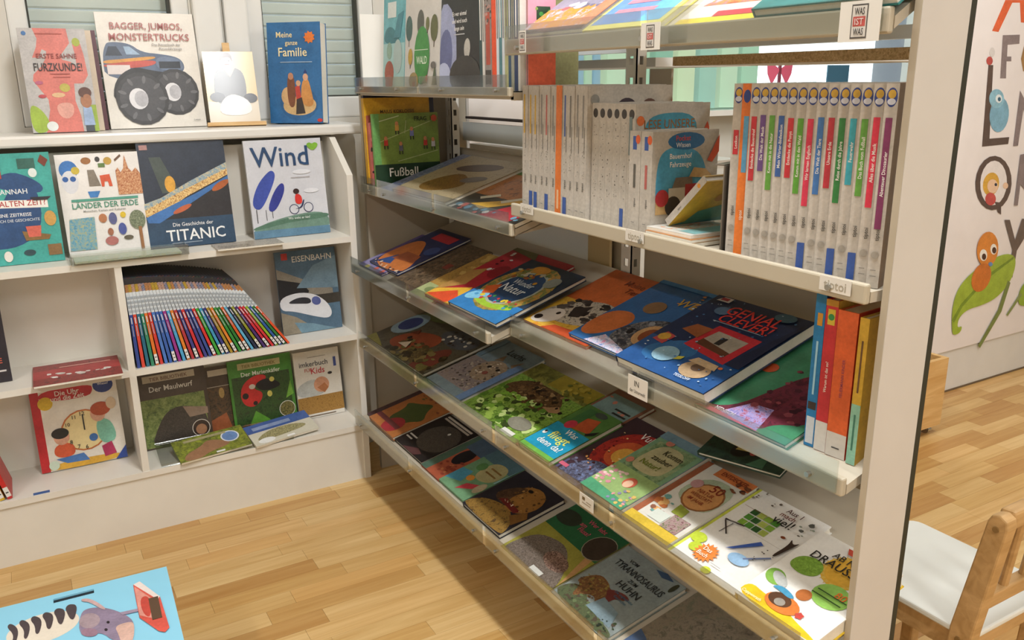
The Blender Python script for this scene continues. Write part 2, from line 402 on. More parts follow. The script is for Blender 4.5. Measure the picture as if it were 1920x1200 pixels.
# =================================================================== METAL SHELVING
SH = empty('shelving_unit', None, label='long cream metal shelving unit with sloping shelves and clear front strips', cat='shelving')
YJ, YE, YFAR, XB = 1.735, .745, 2.745, 1.37
SHM = mat('bdb4a2', .45); LIPM = mat('b9b09c', .4)
WOODLIP = wood('lipwood', 'c2a778', 'd8c096', 3, 50, .5)
ACR = clear()
def near_cut(x): return YE if x < 1.15 else YE + (x - 1.15) * .62
PLANES = {}
def shelf(key, X, z, tilt, y0, y1, t_lip=.03, cut=False, acr=True, tiltdepth=None, nscrew=3, lipm=None):
    """one sloping shelf: z is the lower edge of the front lip"""
    tn = math.tan(tilt); zs = z + t_lip - .012
    def zz(x): return zs + (x - X) * tn
    ya = lambda x: (near_cut(x) if cut else y0)
    q = MB()
    xs = [X, 1.15, XB - .035] if cut else [X, XB - .035]
    for a, b in zip(xs, xs[1:]):
        P = [(a, ya(a)), (b, ya(b)), (b, y1), (a, y1)]
        k = len(q.v); q.v += [(x, y, zz(x)) for x, y in P] + [(x, y, zz(x) - .016) for x, y in P]
        for f in ((0, 1, 2, 3), (7, 6, 5, 4), (0, 4, 5, 1), (1, 5, 6, 2), (2, 6, 7, 3), (3, 7, 4, 0)): q.f.append(tuple(k + i for i in f)); q.mi.append(q.mi_(SHM))
    s = q.build('shelf', SH)
    bx('front_lip', (X - .012, y0, z), (X, y1, z + t_lip), lipm or LIPM, s, bevel=.003)
    # side brackets
    for yy in (y0 + .001, y1 - .013):
        if cut and yy < 1: continue
        q = MB(); q.prism([(X, z + .002), (XB - .03, z + .002 + max(0, (XB - .03 - X) * tn - .06)), (XB - .03, zz(XB - .03) - .018), (X, zs - .018)], 1, yy, yy + .012, LIPM); q.build('bracket', s)
    if acr:
        L = y1 - y0; n = 2
        for i in range(n):
            a = y0 + L * i / n + .008; b = y0 + L * (i + 1) / n - .008
            bx('clear_strip', (X - .0165, a, z + .004), (X - .013, b, z + t_lip + .028), ACR, s)
    for i in range(nscrew):
        y = y0 + .06 + (y1 - y0 - .12) * i / max(1, nscrew - 1)
        q = MB(); q.cyl((X - .02, y, z + .015), (X - .012, y, z + .015), .0045, CHROME, 10); q.build('screw', s)
    n = Vector((-math.sin(tilt), 0, math.cos(tilt))); sl = Vector((math.cos(tilt), 0, math.sin(tilt)))
    PLANES[key] = (Vector((X, 0, zs)), n, sl)
    return s
T1, T2, T3, T4 = R_(17), R_(17.6), R_(14.4), R_(12.5)
shelf('LT', 1.02, 1.36, 0, YJ, YFAR, .022, nscrew=4)
shelf('L1', 1.02, 1.035, T1, YJ, 2.6)
shelf('L1b', 1.02, 1.035, 0, 2.6, YFAR, nscrew=1)
shelf('L2', .95, .775, T2, YJ, 2.695)
shelf('L3', .964, .508, T3, YJ, 2.70, lipm=WOODLIP)
shelf('L4', .93, .228, T4, YJ, 2.695, lipm=WOODLIP)
shelf('NT', 1.008, 1.451, R_(32), YE, YJ, .034, cut=True)
shelf('N1', 1.02, 1.087, 0, YE, YJ, .03, cut=True, acr=False)
shelf('N2', 1.013, .789, T2, YE, YJ, .03, cut=True)
shelf('N3', .964, .508, T3, YE, YJ, .03, cut=True, lipm=WOODLIP)
shelf('N4', .93, .228, T4, YE, YJ, .03, cut=True, lipm=WOODLIP)
# end posts and panels
q = MB(); q.box((1.034, .725, 0), (1.136, .737, 2.2), mat('cdc8c1', .5)); q.build('end_panel', SH)
bx('end_panel_edge', (1.0335, .726, 0), (1.0339, .7365, 2.2), mat('b5aa96', .6), SH)
bx('edge_strip', (1.136, .7245, 0), (1.1475, .737, 2.2), mat('2b2d22', .6), SH)
bx('end_panel', (1.03, 2.756, .0), (1.42, 2.774, 1.36), BEIGE, SH)
def upright(x, y):
    q = MB(); wd = .042; x1 = x + .03
    for f in (0, 1):
        # two perforated flanges: one facing the aisle, one facing the viewer
        for i in range(40):
            z0 = .05 + i * .05
            if f == 0:
                q.box((x, y, z0), (x + .003, y + wd, z0 + .03), WHITE)
                q.box((x, y, z0 + .03), (x + .003, y + .013, z0 + .05), WHITE); q.box((x, y + .029, z0 + .03), (x + .003, y + wd, z0 + .05), WHITE)
            else:
                q.box((x, y, z0), (x1, y + .003, z0 + .03), WHITE)
                q.box((x, y, z0 + .03), (x + .009, y + .003, z0 + .05), WHITE); q.box((x1 - .009, y, z0 + .03), (x1, y + .003, z0 + .05), WHITE)
    q.box((x1 - .002, y + .004, 0), (x1, y + wd, 2.05), mat('9c968a', .7))
    return q.build('upright', SH)
upright(1.335, 2.70); upright(1.335, 1.685); upright(1.335, .885)
for a, b in ((YJ + .04, 2.75), (.93, YJ - .055)):
    bx('back_panel', (XB + .004, a, .05), (XB + .012, b, 1.17 if a > 1.5 else 1.13), BEIGE, SH)
PART = photo(60, 'a88858', 'c9a874', 'd8bc8e')
for zc, a, b in ((1.437, .95, 1.66), (1.437, 1.73, 2.75), (1.168, 1.74, 2.75)):
    o = bx('rear_shelf', (1.43, max(a, 1.15), zc - .011), (1.76, b, zc + .011), mat('d5d3cc', .5), SH)
    if a < 1: bx('rear_batten', (1.43, a, zc - .011), (1.46, 1.149, zc + .011), mat('d5d3cc', .5), SH); bx('raw_edge', (1.426, a, zc - .0105), (1.43, b, zc + .0105), PART, o)
bx('rear_shelf', (1.405, 1.74, 1.192), (1.425, 2.75, 1.255), mat('cfd4d2', .4), SH)
bx('rear_rail', (1.40, .93, 1.462), (1.43, 2.75, 1.485), mat('d8dcdc', .4), SH)
bx('rear_plate', (1.372, 1.60, 1.13), (1.378, 1.68, 1.42), mat('b9b1a4', .6), SH)
bx('rear_plate', (1.362, 1.905, .83), (1.370, 2.32, .99), mat('dfe3e4', .35), SH)
bx('rear_plate', (1.352, 1.80, .83), (1.360, 1.90, .985), mat('c2ac80', .7), SH)
bx('rear_rod', (1.40, 1.76, 1.268), (1.425, 2.72, 1.276), mat('3b3432', .6), SH)
# ------------------------------------------------------------------ room seen through the gaps
def curtain(x0, x1, y, z0, z1, cols, name, label):
    r = empty(name, Matrix.Translation(((x0 + x1) / 2, y, z0)), label=label, cat='curtain', group='curtains beyond the shelving')
    r.matrix_world = Matrix.Identity(4); n = 14
    q = MB()
    for i in range(n):
        a = x0 + (x1 - x0) * i / n; b = x0 + (x1 - x0) * (i + 1) / n; m_ = mat(cols[(i // 2) % len(cols)], .8)
        d0 = .02 if i % 2 else -.02
        q.face([(a, y + d0, z0), (b, y - d0, z0), (b, y - d0, z1), (a, y + d0, z1)], m_); q.face([(a, y + d0 + .004, z0), (a, y + d0 + .004, z1), (b, y - d0 + .004, z1), (b, y - d0 + .004, z0)], m_)
    q.build('fabric', r, flat=True)
curtain(2.2, 3.12, 3.04, 1.26, 2.3, ['bfe3cc', 'a9d8c2', '8fc6b4', 'c9e6c8', '9fcfc4'], 'curtain', 'pale green curtain beyond the shelving')
curtain(1.9, 2.2, 3.04, 1.26, 2.3, ['a7cfe0', 'c6e6d4'], 'curtain', 'pale blue curtain strip beside the green curtain')
bx('wall_screen', (1.55, 2.98, .9), (1.9, 3.0, 2.2), mat('ece8e6', .7)); tag(bpy.data.objects['wall_screen'], 'white pinboard on the window wall behind the shelving', kind='structure')
q = MB(); q.box((0, 0, 0), (.14, .012, .03), mat('d8303a', .5)); o = q.build('wall_hook_rail'); o.location = (1.62, 2.967, 1.35); tag(o, 'small red rail on the white pinboard behind the shelving', 'rail')
struct(bx('trim_4', (1.9, 2.99, 1.225), (4.6, YW, 1.25), WHITE), 'white sill of the wide window beyond the shelving')
r = empty('paper_butterfly', Matrix.Translation((3.28, 3.03, 1.43)), label='pink paper butterfly in the bright window beyond the shelving', cat='decoration')
for s in (-1, 1):
    q = MB(); q.prism([(0, 0), (s * .09, .05), (s * .08, -.02), (s * .05, -.07)], 1, 0, .004, mat('e0607c', .6)); q.build('wing', r)
q = MB(); q.box((-.006, -.004, -.06), (.006, .008, .06), mat('7c2a3c', .6)); q.build('body', r)
q = MB(); q.cyl((0, .002, -.18), (0, .002, -.06), .003, mat('8a6a4a', .6), 8); q.build('stick', r)
for i, (x, c, s) in enumerate(((3.62, '4f7f9c', .1), (3.45, '9fc3cf', .06))):
    r = tag(bx('window_figure', (x, 3.03, 1.25), (x + s * 1.6, 3.036, 1.25 + s * 2), mat(c, .6)), '%s paper cut-out standing in the bright window beyond the shelving' % ('dark blue', 'pale blue')[i], 'decoration')
# =================================================================== BOOKS ON THE SILL
ZSI = 1.257
def sill(label, BL, BR, TL, Y, t, cover, items, lean=R_(9), yaw=0, **k):
    M, w_, h_ = standA(BL, BR, TL, ZSI, Y, lean, t, yaw=yaw); return book(label, w_, h_, t, M, cover, items, **k)
SK = 'd4766a'
sill('grey and salmon book about digestion with a cartoon body on the sill', (62, 245), (187, 243), (32, 52), 2.95, .018, 'b9b6b4', [
    ('K', [(.22, 1), (.72, 1), (.74, .86), (.66, .8), (.58, .74), (.6, .7), (.72, .68), (.8, .62), (.8, .75), (.78, .85), (.9, .86), (.93, .75), (.95, .55), (.86, .47), (.72, .47), (.7, .3), (.75, .16), (.76, 0), (.2, 0), (.3, .22), (.3, .32), (.12, .5), (.14, .56), (.28, .64), (.36, .72), (.38, .78), (.32, .8), (.25, .72), (.16, .72), (.24, .82), (.27, .9)], SK),
    ('P', [(0, 0), (.22, 0), (.28, .1), (.16, .24), (0, .28)], '9ab53c'), ('R', .9, 0, 1, .26, '9ab53c'), ('E', .84, .87, .06, .07, 'a3ad2e'), ('E', .09, .95, .035, .035, '3c6ea8'),
    ('P', [(.4, .28), (.66, .29), (.66, .18), (.55, .12), (.42, .16)], 'e0a293'), ('E', .57, .43, .08, .07, 'b9ae4a'), ('E', .46, .36, .1, .04, 'd9b386'), ('E', .2, .48, .06, .03, 'b95f7c'), ('E', .22, .35, .06, .03, 'b5434a'),
    ('E', .3, .06, .085, .08, 'dfe4e2'), ('R', .8, 0, .93, .06, '3f4750'), ('P', [(.78, .06), (.95, .06), (.93, .24), (.8, .24)], '9db4d6'), ('E', .86, .3, .085, .12, 'a8714e'), ('E', .86, .38, .1, .09, '5b3423'), ('E', .88, .33, .06, .06, 'a8714e'),
    ('T', 'ERSTE SAHNE', .52, .735, .045, '8c2f26', .6), ('T', 'FURZKUNDE!', .52, .63, .075, '2c2020', .72), ('R', .25, .945, .65, .95, 'a84a3e'), ('R', .38, .56, .68, .566, '8c3a34'), ('R', .42, .53, .68, .535, '8c3a34')])
for i, (c, yy, lb) in enumerate((('d9c7ae', 3.0, 'cream book standing behind the digestion book on the sill'), ('5a1f2c', 3.03, 'dark maroon book standing behind the digestion book on the sill'))):
    M, w_, h_ = standA((70 + i * 12, 243), (197 + i * 8, 241), (50 + 8 * i, 55), ZSI, yy, R_(8), .014); book(lb, w_, h_, .014, M, c)
def wheel(cx, cy, r): return [('E', cx, cy, r, r * 1.05, '3b3b3d'), ('E', cx, cy, r * .86, r * .9, '4d4d50')] + [('E', cx + r * .78 * math.cos(a * .7), cy + r * .62 * math.sin(a * .7), r * .16, r * .07, '6d6d70', a * .7) for a in range(9)] + [('E', cx - r * .15, cy, r * .36, r * .42, 'e3e3e6'), ('E', cx - r * .05, cy, r * .26, r * .32, 'b9b9be')]
sill('white book with a monster truck standing on the sill', (208, 236), (388, 232), (180, 22), 3.04, .016, 'ece7dd', [
    ('P', [(.02, .62), (.06, .72), (.1, .75), (.3, .74), (.42, .66), (.62, .645), (.78, .62), (.84, .57), (.84, .5), (.7, .42), (.02, .42)], '5f6f88'), ('P', [(.05, .63), (.09, .71), (.17, .71), (.22, .63)], '2f3a4a'), ('P', [(.26, .64), (.24, .71), (.3, .71), (.4, .64)], '9db7d0'),
    ('P', [(.02, .59), (.2, .6), (.55, .63), (.55, .6), (.2, .57), (.02, .56)], 'e0a04a'), ('P', [(.02, .56), (.55, .6), (.55, .55), (.3, .52), (.02, .53)], 'c9574a'), ('R', .05, .47, .28, .55, 'e6dcd8'), ('P', [(.55, .63), (.8, .61), (.83, .56), (.83, .5), (.55, .5)], '6f7f98'), ('R', .58, .52, .8, .58, '2c333c'), ('R', .64, .46, .72, .5, 'e9e9e9'),
    ('P', [(.06, .2), (.1, .42), (.3, .54), (.5, .5), (.84, .46), (.9, .3), (.7, .12)], '2b2c2e')] + wheel(.72, .31, .24) + wheel(.36, .255, .27) + [
    ('T', 'BAGGER, JUMBOS,', .5, .885, .055, 'b0625e', .82), ('T', 'MONSTERTRUCKS', .52, .79, .06, 'b0625e', .82), ('T', 'Das Riesenbuch der', .68, .725, .022, '8d8884', .5), ('T', 'Riesenfahrzeuge', .72, .69, .022, '8d8884', .4), ('T', 'Loewe', .9, .06, .016, '777', .2)])
# framed portrait print on a small wooden easel
r = empty('photo_easel', None, label='small portrait print on a little wooden easel on the sill', cat='picture')
a0 = aY((395, 232), 2.99); a0.z = ZSI + .012; b0 = aY((490, 228), 2.99); lean = R_(15.4); yw = R_(-6.2)
nh = Vector((math.sin(yw), -math.cos(yw), 0)); ey = Vector((0, 0, 1)) * math.cos(lean) - nh * math.sin(lean); exx = Vector((math.cos(yw), math.sin(yw), 0)); ez = exx.cross(ey); hh = (aP((383, 97), a0, ez) - a0).dot(ey)
r.matrix_world = frame(a0, exx, ey, ez); pw = b0.x - a0.x - .005
PINE = wood('pine', 'c79a5c', 'e0bb80', 4, 40, .5)
q = MB(); q.box((0, 0, 0), (pw, hh, .002), mat('ded5c6', .12)); pr = q.build('print', r)
art, let = MB(), MB()
draw([(i_[0],) + tuple(mat(v, .2) if isinstance(v, str) else v for v in i_[1:]) for i_ in [('R', 0, .3, 1, 1, 'e0c290'), ('R', 0, 0, 1, .3, 'd9cdb8'), ('P', [(.14, .42), (.2, .72), (.36, .78), (.62, .78), (.78, .7), (.8, .4), (.7, .25), (.2, .25)], '5b5d60'), ('P', [(.36, .78), (.5, .64), (.62, .78)], 'd9a58c'), ('E', .46, .86, .12, .15, 'd8a48d'), ('P', [(.33, .86), (.35, .96), (.46, 1), (.57, .96), (.58, .84), (.54, .92), (.4, .92)], '4a3226'), ('E', .42, .87, .014, .014, '2c2020'), ('E', .51, .87, .014, .014, '2c2020'), ('R', .42, .815, .51, .825, '9c4a42'), ('E', .2, .36, .15, .1, '2b2d33'), ('E', .85, .34, .14, .1, '2b2d33'), ('P', [(.2, .1), (.85, .1), (.85, .3), (.5, .42), (.25, .3)], 'efe9e0')]], pw, hh, lambda x, y, z: (x, y, .002 + z), art, let)  # pale blob low on the print is lamp glare painted in
art.build('portrait', pr, flat=True)
q = MB(); q.box((pw * .42, -.012, -.012), (pw * .56, hh * 1.13, -.002), PINE); q.build('easel_post', r)
q = MB(); q.box((-.01, -.012, -.012), (pw * 1.1, 0, .014), PINE); q.build('easel_ledge', r)
q = MB(); q.box((pw * .46, -.012, -.09), (pw * .52, hh * .8, -.012), PINE, Matrix.Shear('XY', 4, (0, 0))); q.build('easel_strut', r)
sill('thick blue family book with orange splash on the sill', (508, 232), (606, 233), (490, 43), 3.03, .05, '2f6a9f', [
    ('E', .56, .2, .36, .3, '2a5f90'), ('P', [(.24, .2), (.3, .1), (.6, .07), (.86, .12), (.9, .22), (.7, .28), (.4, .26)], 'd3b07c'), ('E', .36, .27, .13, .16, 'cfa878'), ('P', [(.36, .16), (.34, .44), (.42, .5), (.5, .44), (.5, .16)], '7a4a32'), ('E', .42, .47, .05, .06, 'c08a6c'), ('P', [(.52, .16), (.5, .36), (.58, .4), (.62, .18)], 'c0463c'), ('E', .56, .4, .045, .05, 'caa080'), ('P', [(.6, .18), (.62, .42), (.74, .46), (.8, .34), (.86, .16)], 'c98d4e'), ('E', .7, .46, .05, .06, 'd3a488'), ('P', [(.66, .5), (.7, .54), (.74, .5)], '2b3f78'), ('P', [(.5, .09), (.52, .24), (.62, .26), (.68, .1)], '3a3230'), ('S', .8, .85, .11, 9, 'e07a34'), ('E', .95, .03, .05, .03, 'c8342e'),
    ('T', 'Meine', .33, .88, .055, 'f1dfae', .3), ('T', 'ganze', .46, .8, .045, 'f1dfae', .3), ('T', 'Familie', .48, .71, .085, 'f3e3b4', .62), ('R', .24, .605, .84, .613, '9db4cc')], lean=R_(5), yaw=R_(-42))

# =================================================================== BOOKS IN THE LOW CABINET
def cab(label, BL, BR, TL, z, t, cover, items, Y=2.82, lean=R_(9), **k):
    M, w_, h_ = standA(BL, BR, TL, z, Y, lean, t, k.pop('hh', None)); return book(label, w_, h_, t, M, cover, items, **k)
cab('teal book with red ZEIT banner and small ships at left of top shelf', (-40, 498), (122, 481), (-75, 292), S1, .014, '44a89f', [
    ('P', [(.1, .15), (.5, .75), (.82, .7), (.8, .3), (.5, .15)], '2b4f7f'), ('P', [(.2, .72), (.5, .85), (.75, .78), (.9, .68), (.8, .62)], '2b4f7f'), ('P', [(.0, .6), (.9, .57), (.9, .5), (.0, .53)], 'f0ede6'), ('T', 'IN DER ALTEN ZEIT?', .45, .553, .05, 'b23a3a', .85), ('T', 'HANNAH', .5, .66, .045, 'e9edf0', .5), ('T', 'EINE ZEITREISE', .5, .45, .03, 'e9edf0', .5), ('T', 'DURCH DIE GESCHICHTE', .5, .4, .025, 'cfd8e2', .6), ('E', .78, .82, .05, .06, 'dfe9e6'), ('R', .62, .86, .82, .95, '35655c'), ('P', [(.9, .98), (.98, .93), (.93, .87), (.86, .92)], '7a3b2c'),
    ('P', [(.55, .3), (.58, .21), (.85, .21), (.88, .25)], '8a6a3e'), ('P', [(.62, .24), (.6, .34), (.78, .34), (.76, .24)], 'd96a5a'), ('R', .82, .06, .98, .16, '8a6a44'), ('E', .6, .1, .07, .04, '2f4a52'), ('E', .9, .4, .07, .1, 'd3a45a'), ('R', .3, .78, .42, .95, 'b5483c'), ('P', [(.7, .6), (.95, .6), (.9, .57), (.75, .57)], '2f2f38'), ('E', .35, .08, .05, .07, 'e6e2da')], lean=R_(6), Y=2.80)
cab('white picture atlas of countries with painted skull and cathedral', (130, 472), (283, 460), (99, 291), S1, .016, 'ebe8e4', [
    ('E', .14, .85, .11, .12, '3a78c0'), ('E', .14, .73, .1, .15, 'dcdde2'), ('E', .09, .76, .035, .035, '2b5fa8'), ('E', .18, .76, .035, .035, '2b5fa8'), ('E', .22, .84, .05, .05, 'c9b23c'), ('E', .36, .93, .06, .045, 'a06a35'), ('E', .5, .94, .03, .035, '3a3632'), ('E', .62, .92, .05, .05, 'c09a3c'), ('P', [(.7, .93), (.78, .98), (.79, .96), (.71, .91)], '6a4a30'), ('P', [(.36, .84), (.44, .84), (.5, .68), (.36, .68)], '83796b'), ('K', [(.5, .78), (.62, .79), (.64, .67), (.6, .67), (.59, .72), (.55, .72), (.54, .67), (.51, .67)], 'd9582e'), ('R', .5, .86, .58, .9, '5b7a3c'), ('P', [(.33, .63), (.48, .63), (.44, .57), (.35, .57)], '3b7fc2'),
    ('K', [(.7, .58), (.7, .82), (.73, .85), (.76, .8), (.8, .84), (.83, .97), (.86, .84), (.9, .8), (.95, .84), (1, .78), (1, .58)], photo(60, '9a4f2e', 'c98a5c', 'd9b48c')), ('R', .12, .535, .93, .56, '4f9c88'), ('T', 'LÄNDER DER ERDE', .52, .495, .055, '3f8f74', .8), ('T', 'Menschen, Karten und Kulturen', .5, .44, .022, '9a9a96', .7),
    ('P', [(.02, .06), (.06, .37), (.36, .38), (.34, .06)], photo(40, '4f8fb0', '79a9b5', 'a8a878')), ('E', .46, .36, .05, .06, 'b5764c'), ('E', .58, .35, .05, .08, '5a5f8f'), ('E', .71, .38, .035, .04, 'e0c030'), ('E', .68, .24, .05, .08, '4a58a0'), ('E', .53, .13, .08, .06, 'b5706a'), ('E', .53, .22, .035, .05, 'a56a4c'), ('E', .74, .15, .06, .03, '6a6250'), ('E', .88, .32, .1, .13, photo(80, '57624a', '8b9478')), ('R', .88, .02, .92, .25, '9a6a40')])
cab('dark Titanic book with the ship seen from above', (281, 453), (441, 431), (257, 268), S1, .014, '2a3445', [
    ('R', 0, 0, 1, .27, '2a4864'), ('P', [(0, .42), (1, .78), (1, .27), (0, .27)], '2c2a2e'), ('P', [(.12, .86), (.25, .86), (.42, .52), (.22, .52)], '4a5550'), ('E', .32, .6, .06, .1, 'e0a63c'), ('K', [(0, .36), (0, .43), (.2, .48), (.55, .62), (1, .78), (1, .66), (.5, .5), (.1, .33)], photo(45, '6a8fb0', '9fb0b0', 'd9c088')), ('K', [(0, .31), (0, .37), (.5, .55), (1, .72), (1, .66), (.5, .48), (.1, .29)], photo(60, '8a4a2a', 'e0b870', 'f0d8a0')), ('K', [(.02, .25), (0, .3), (.6, .5), (1, .65), (1, .62), (.6, .44), (.14, .24)], '3f74b5'), ('E', .42, .36, .12, .03, 'c0623c', .4), ('E', .9, .56, .12, .04, 'b5602e', .5), ('R', .03, .93, .12, .975, 'b58a86'),
    ('T', 'Die Geschichte der', .52, .215, .035, 'e6e9ec', .52), ('T', 'TITANIC', .54, .115, .105, 'f2f4f4', .8), ('R', .25, .035, .6, .043, '8fa0b0')])
cab('pale grey Wind book with blue trees and a cyclist on top shelf', (477, 437), (620, 437), (466, 264), S1, .012, 'cfd1d8', [
    ('P', [(0, .12), (.5, .22), (1, .24), (1, 0), (0, 0)], '6f8f80'), ('R', 0, 0, 1, .08, '5f86a0'), ('P', [(0, .12), (.5, .2), (1, .22), (1, .16), (.5, .15), (0, .08)], '567a66'),
    ('P', [(.02, .38), (.05, .3), (.14, .3), (.3, .52), (.36, .64), (.33, .69), (.27, .68), (.12, .56)], '3a4fa8'), ('P', [(.2, .28), (.3, .26), (.44, .44), (.46, .54), (.41, .56), (.3, .46)], '303a92'), ('R', .06, .16, .07, .3, '333'), ('R', .18, .18, .187, .29, '333'), ('R', .26, .2, .267, .27, '333'),
    ('E', .55, .275, .065, .065, '2b3358'), ('E', .55, .275, .055, .055, 'cfd1d8'), ('E', .74, .285, .065, .065, '2b3358'), ('E', .74, .285, .055, .055, 'cfd1d8'), ('P', [(.54, .275), (.66, .28), (.7, .37), (.68, .37), (.64, .29)], '2b3358'), ('P', [(.57, .34), (.58, .44), (.66, .42), (.67, .34), (.62, .32)], 'd9342c'), ('E', .6, .46, .04, .035, '3a2420'),
    ('E', .8, .46, .1, .03, 'e0e2e8'), ('E', .7, .66, .12, .03, 'e0e2e8'), ('P', [(.79, .93), (.84, .96), (.88, .94), (.92, .96), (.97, .93), (.88, .86)], '7fb53a'), ('T', 'Wind', .44, .83, .2, '25466e', .74), ('R', .55, .6, .8, .607, 'a9a5a8'), ('T', 'Wo weht er hin?', .6, .185, .025, 'dfe8e2', .7)], lean=R_(8))
# clear tray with a flyer and thin flyers lying on the top shelf
r = empty('brochure_tray', None, label='clear acrylic tray with a pale green flyer on the top shelf edge', cat='tray')
p0 = Vector((.1, 2.70, S1)); q = MB()
a = aZ((135, 493), S1 + .02); b = aZ((366, 475), S1 + .02)
x0, x1, ya, yb = a.x, b.x, 2.69, 2.79
q.box((x0, ya, S1 + .0005), (x1, yb, S1 + .0035), ACR); q.build('tray_floor', r)
for s in (((x0, ya, S1 + .0035), (x1, ya + .003, S1 + .032)), ((x0, yb - .003, S1 + .0035), (x1, yb, S1 + .02)), ((x0, ya + .003, S1 + .0035), (x0 + .003, yb - .003, S1 + .026)), ((x1 - .003, ya + .003, S1 + .0035), (x1, yb - .003, S1 + .026))): bx('tray_wall', *s, ACR, r)
tag(bx('flyer', (x0 + .01, ya + .008, S1 + .004), (x1 - .02, yb - .008, S1 + .009), photo(30, '8fb8a8', 'c9cbb0', 'a8c4c8')), 'pale green folded flyer inside the clear tray', 'flyer')
def flat(label, BL, BR, TL, z, t, cover, items=(), **k):
    return book(label, *(lambda r_: (r_[1], r_[2], t, r_[0]))(lying(BL, BR, TL, (Vector((0, 0, z)), Vector((0, 0, 1)), None), k.pop('lift', 0), t, k.pop('hh', None))), cover, items, soft=k.pop('soft', True), **k)
flat('small grey brochure lying in front of the Wind book', (408, 468), (517, 446), (372, 440), S1, .006, photo(45, '4a4640', '9a958c', 'c9c2b4', '8a5a3a'), [('R', .05, .1, .5, .5, photo(60, '5a5248', 'b5ac9c'))], name='brochure', cat='brochure', hh=.1)
# comics in a leaning row
cc = ['2f4a9a', 'd9473a', '1f6a86', '2f8a6a', 'e0762c', 'd23a36', '4a7ac8', '3560b0', '3a6ac0', '9a2f8c', '4aa3d6', 'e0822c', 'b5333f', '3f3f8a', 'd0303a', '3a3f8c', '33509c', 'd93434', '3aa53c', '3a9ac8', '343a86', 'a88a2c', 'e0842f', '2f8f3c', '257a34', 'd9602c', '5fb0d8', '22304f', '8f942c', '4a2f72', 'cf2a3f', 'd2343a', '8fb52f', '2f5fa8', '2f7a3a', 'e2562c']
cn = ['blue', 'red', 'teal', 'green', 'orange', 'red', 'light blue', 'blue', 'blue', 'magenta', 'sky blue', 'orange', 'dark red', 'indigo', 'red', 'indigo', 'blue', 'red', 'bright green', 'sky blue', 'indigo', 'olive gold', 'orange', 'green', 'dark green', 'orange', 'sky blue', 'navy', 'olive', 'purple', 'crimson', 'red', 'lime', 'blue', 'green', 'orange']
ordn = ['first', 'second', 'third', 'fourth', 'fifth', 'sixth', 'seventh', 'eighth', 'ninth', 'tenth', 'eleventh', 'twelfth', 'thirteenth', 'fourteenth', 'fifteenth', 'sixteenth', 'seventeenth', 'eighteenth', 'nineteenth', 'twentieth'] + ['twenty-' + s for s in ('first', 'second', 'third', 'fourth', 'fifth', 'sixth', 'seventh', 'eighth', 'ninth')] + ['thirtieth'] + ['thirty-' + s for s in ('first', 'second', 'third', 'fourth', 'fifth', 'sixth')]
xa = aY((252, 687), 2.725).x + .008; xe = aY((552, 637), 2.725).x - .008; N = len(cc); xprev = 0
for i in range(N):
    f_ = i / (N - 1); th = R_(1 + 33 * f_); x = xa + (xe - xa) * (f_ * .97); t = .0092 - .002 * f_
    s_, c_ = math.sin(th), math.cos(th)
    ex, ey = Vector((0, 1, 0)), Vector((-s_, 0, c_)); ez = ex.cross(ey)
    M = frame(Vector((x + (.0 if i else 0), 2.722 + random.uniform(0, .004), S2 + t * s_ * 0 + .0005)), ex, ey, ez)
    h_ = .285
    pic = random.choice([('5a4a3a', 'c98a4a', '3a4a6a'), ('33405f', '7a8aa8', 'c08050'), ('6a7a2a', 'c9a03a', '5a3a2a'), ('7a3a3a', 'c9a890', '4a5a80')])
    si = [('R', 0, .93, 1, 1, '23242c'), ('R', 0, .845, 1, .93, photo(70, *pic)), ('R', 0, .6, 1, .845, 'd5dde3')] + [('R', .15 + .3 * (k % 3), .62 + .05 * (k // 3), .3 + .3 * (k % 3), .65 + .05 * (k // 3), '8a9aa8') for k in range(12)] + [('R', .3, .5, .62, .57, 'dfe3ea'), ('R', .35, .36, .55, .48, 'b8bccf')]
    if i in (4, 8, 11, 13, 17, 19, 20, 22, 24, 25, 28, 30, 32, 33, 34): si.append(('R', 0, .02, 1, .13, 'e6e6e4')); si.append(('R', .2, .05, .8, .06, '555')); si.append(('R', .2, .09, .8, .1, '555'))
    book('thin comic with %s spine, %s from the divider in the leaning row' % (cn[i], ordn[i]), .19, h_, t, M, photo(25, '3a3a3a', '6a6a70', cc[i]), (), spine=cc[i], spine_items=si, name='comic', cat='comic', group='comics in the leaning row', soft=True, pages='33343c')
cab('dark railway book with a white express train', (531, 617), (643, 622), (527, 473), S2, .012, '4f6a80', [
    ('K', [(0, .5), (0, .8), (.5, .62), (.9, .5), (.9, .42)], '8a8478'), ('K', [(0, .36), (0, .68), (.4, .6), (.5, .5), (.45, .42)], '191a20'), ('P', [(.3, .55), (.6, .8), (1, .9), (1, .5)], '6f8a9c'), ('R', .55, .32, 1, .44, '39352f'), ('P', [(0, .3), (0, .45), (.3, .5), (.58, .46), (.78, .34), (.86, .2), (.78, .13), (.55, .18), (.2, .28)], 'd8dadf'), ('P', [(.1, .38), (.3, .44), (.5, .42), (.52, .34), (.3, .36)], '2a2b33'), ('E', .6, .37, .08, .07, '55609a', -.6), ('P', [(0, 0), (0, .28), (.25, .2), (.6, 0)], '8f8674'), ('P', [(.3, 0), (.2, .14), (.5, .1), (.9, .0)], '6f8fa0'), ('R', .1, .9, .2, .98, 'c03a32'), ('T', 'EISENBAHN', .6, .9, .07, 'dcdad2', .68)], lean=R_(7))
cab('dark book with red lettering at the left of the middle shelf', (-60, 705), (19, 688), (-75, 560), S2, .014, '241f2a', [('E', .7, .3, .1, .1, 'd9604a'), ('R', .2, .12, .9, .14, 'cfcac8'), ('T', 'TIERE', .6, .25, .06, 'd9604a', .6)], lean=R_(6), Y=2.8)
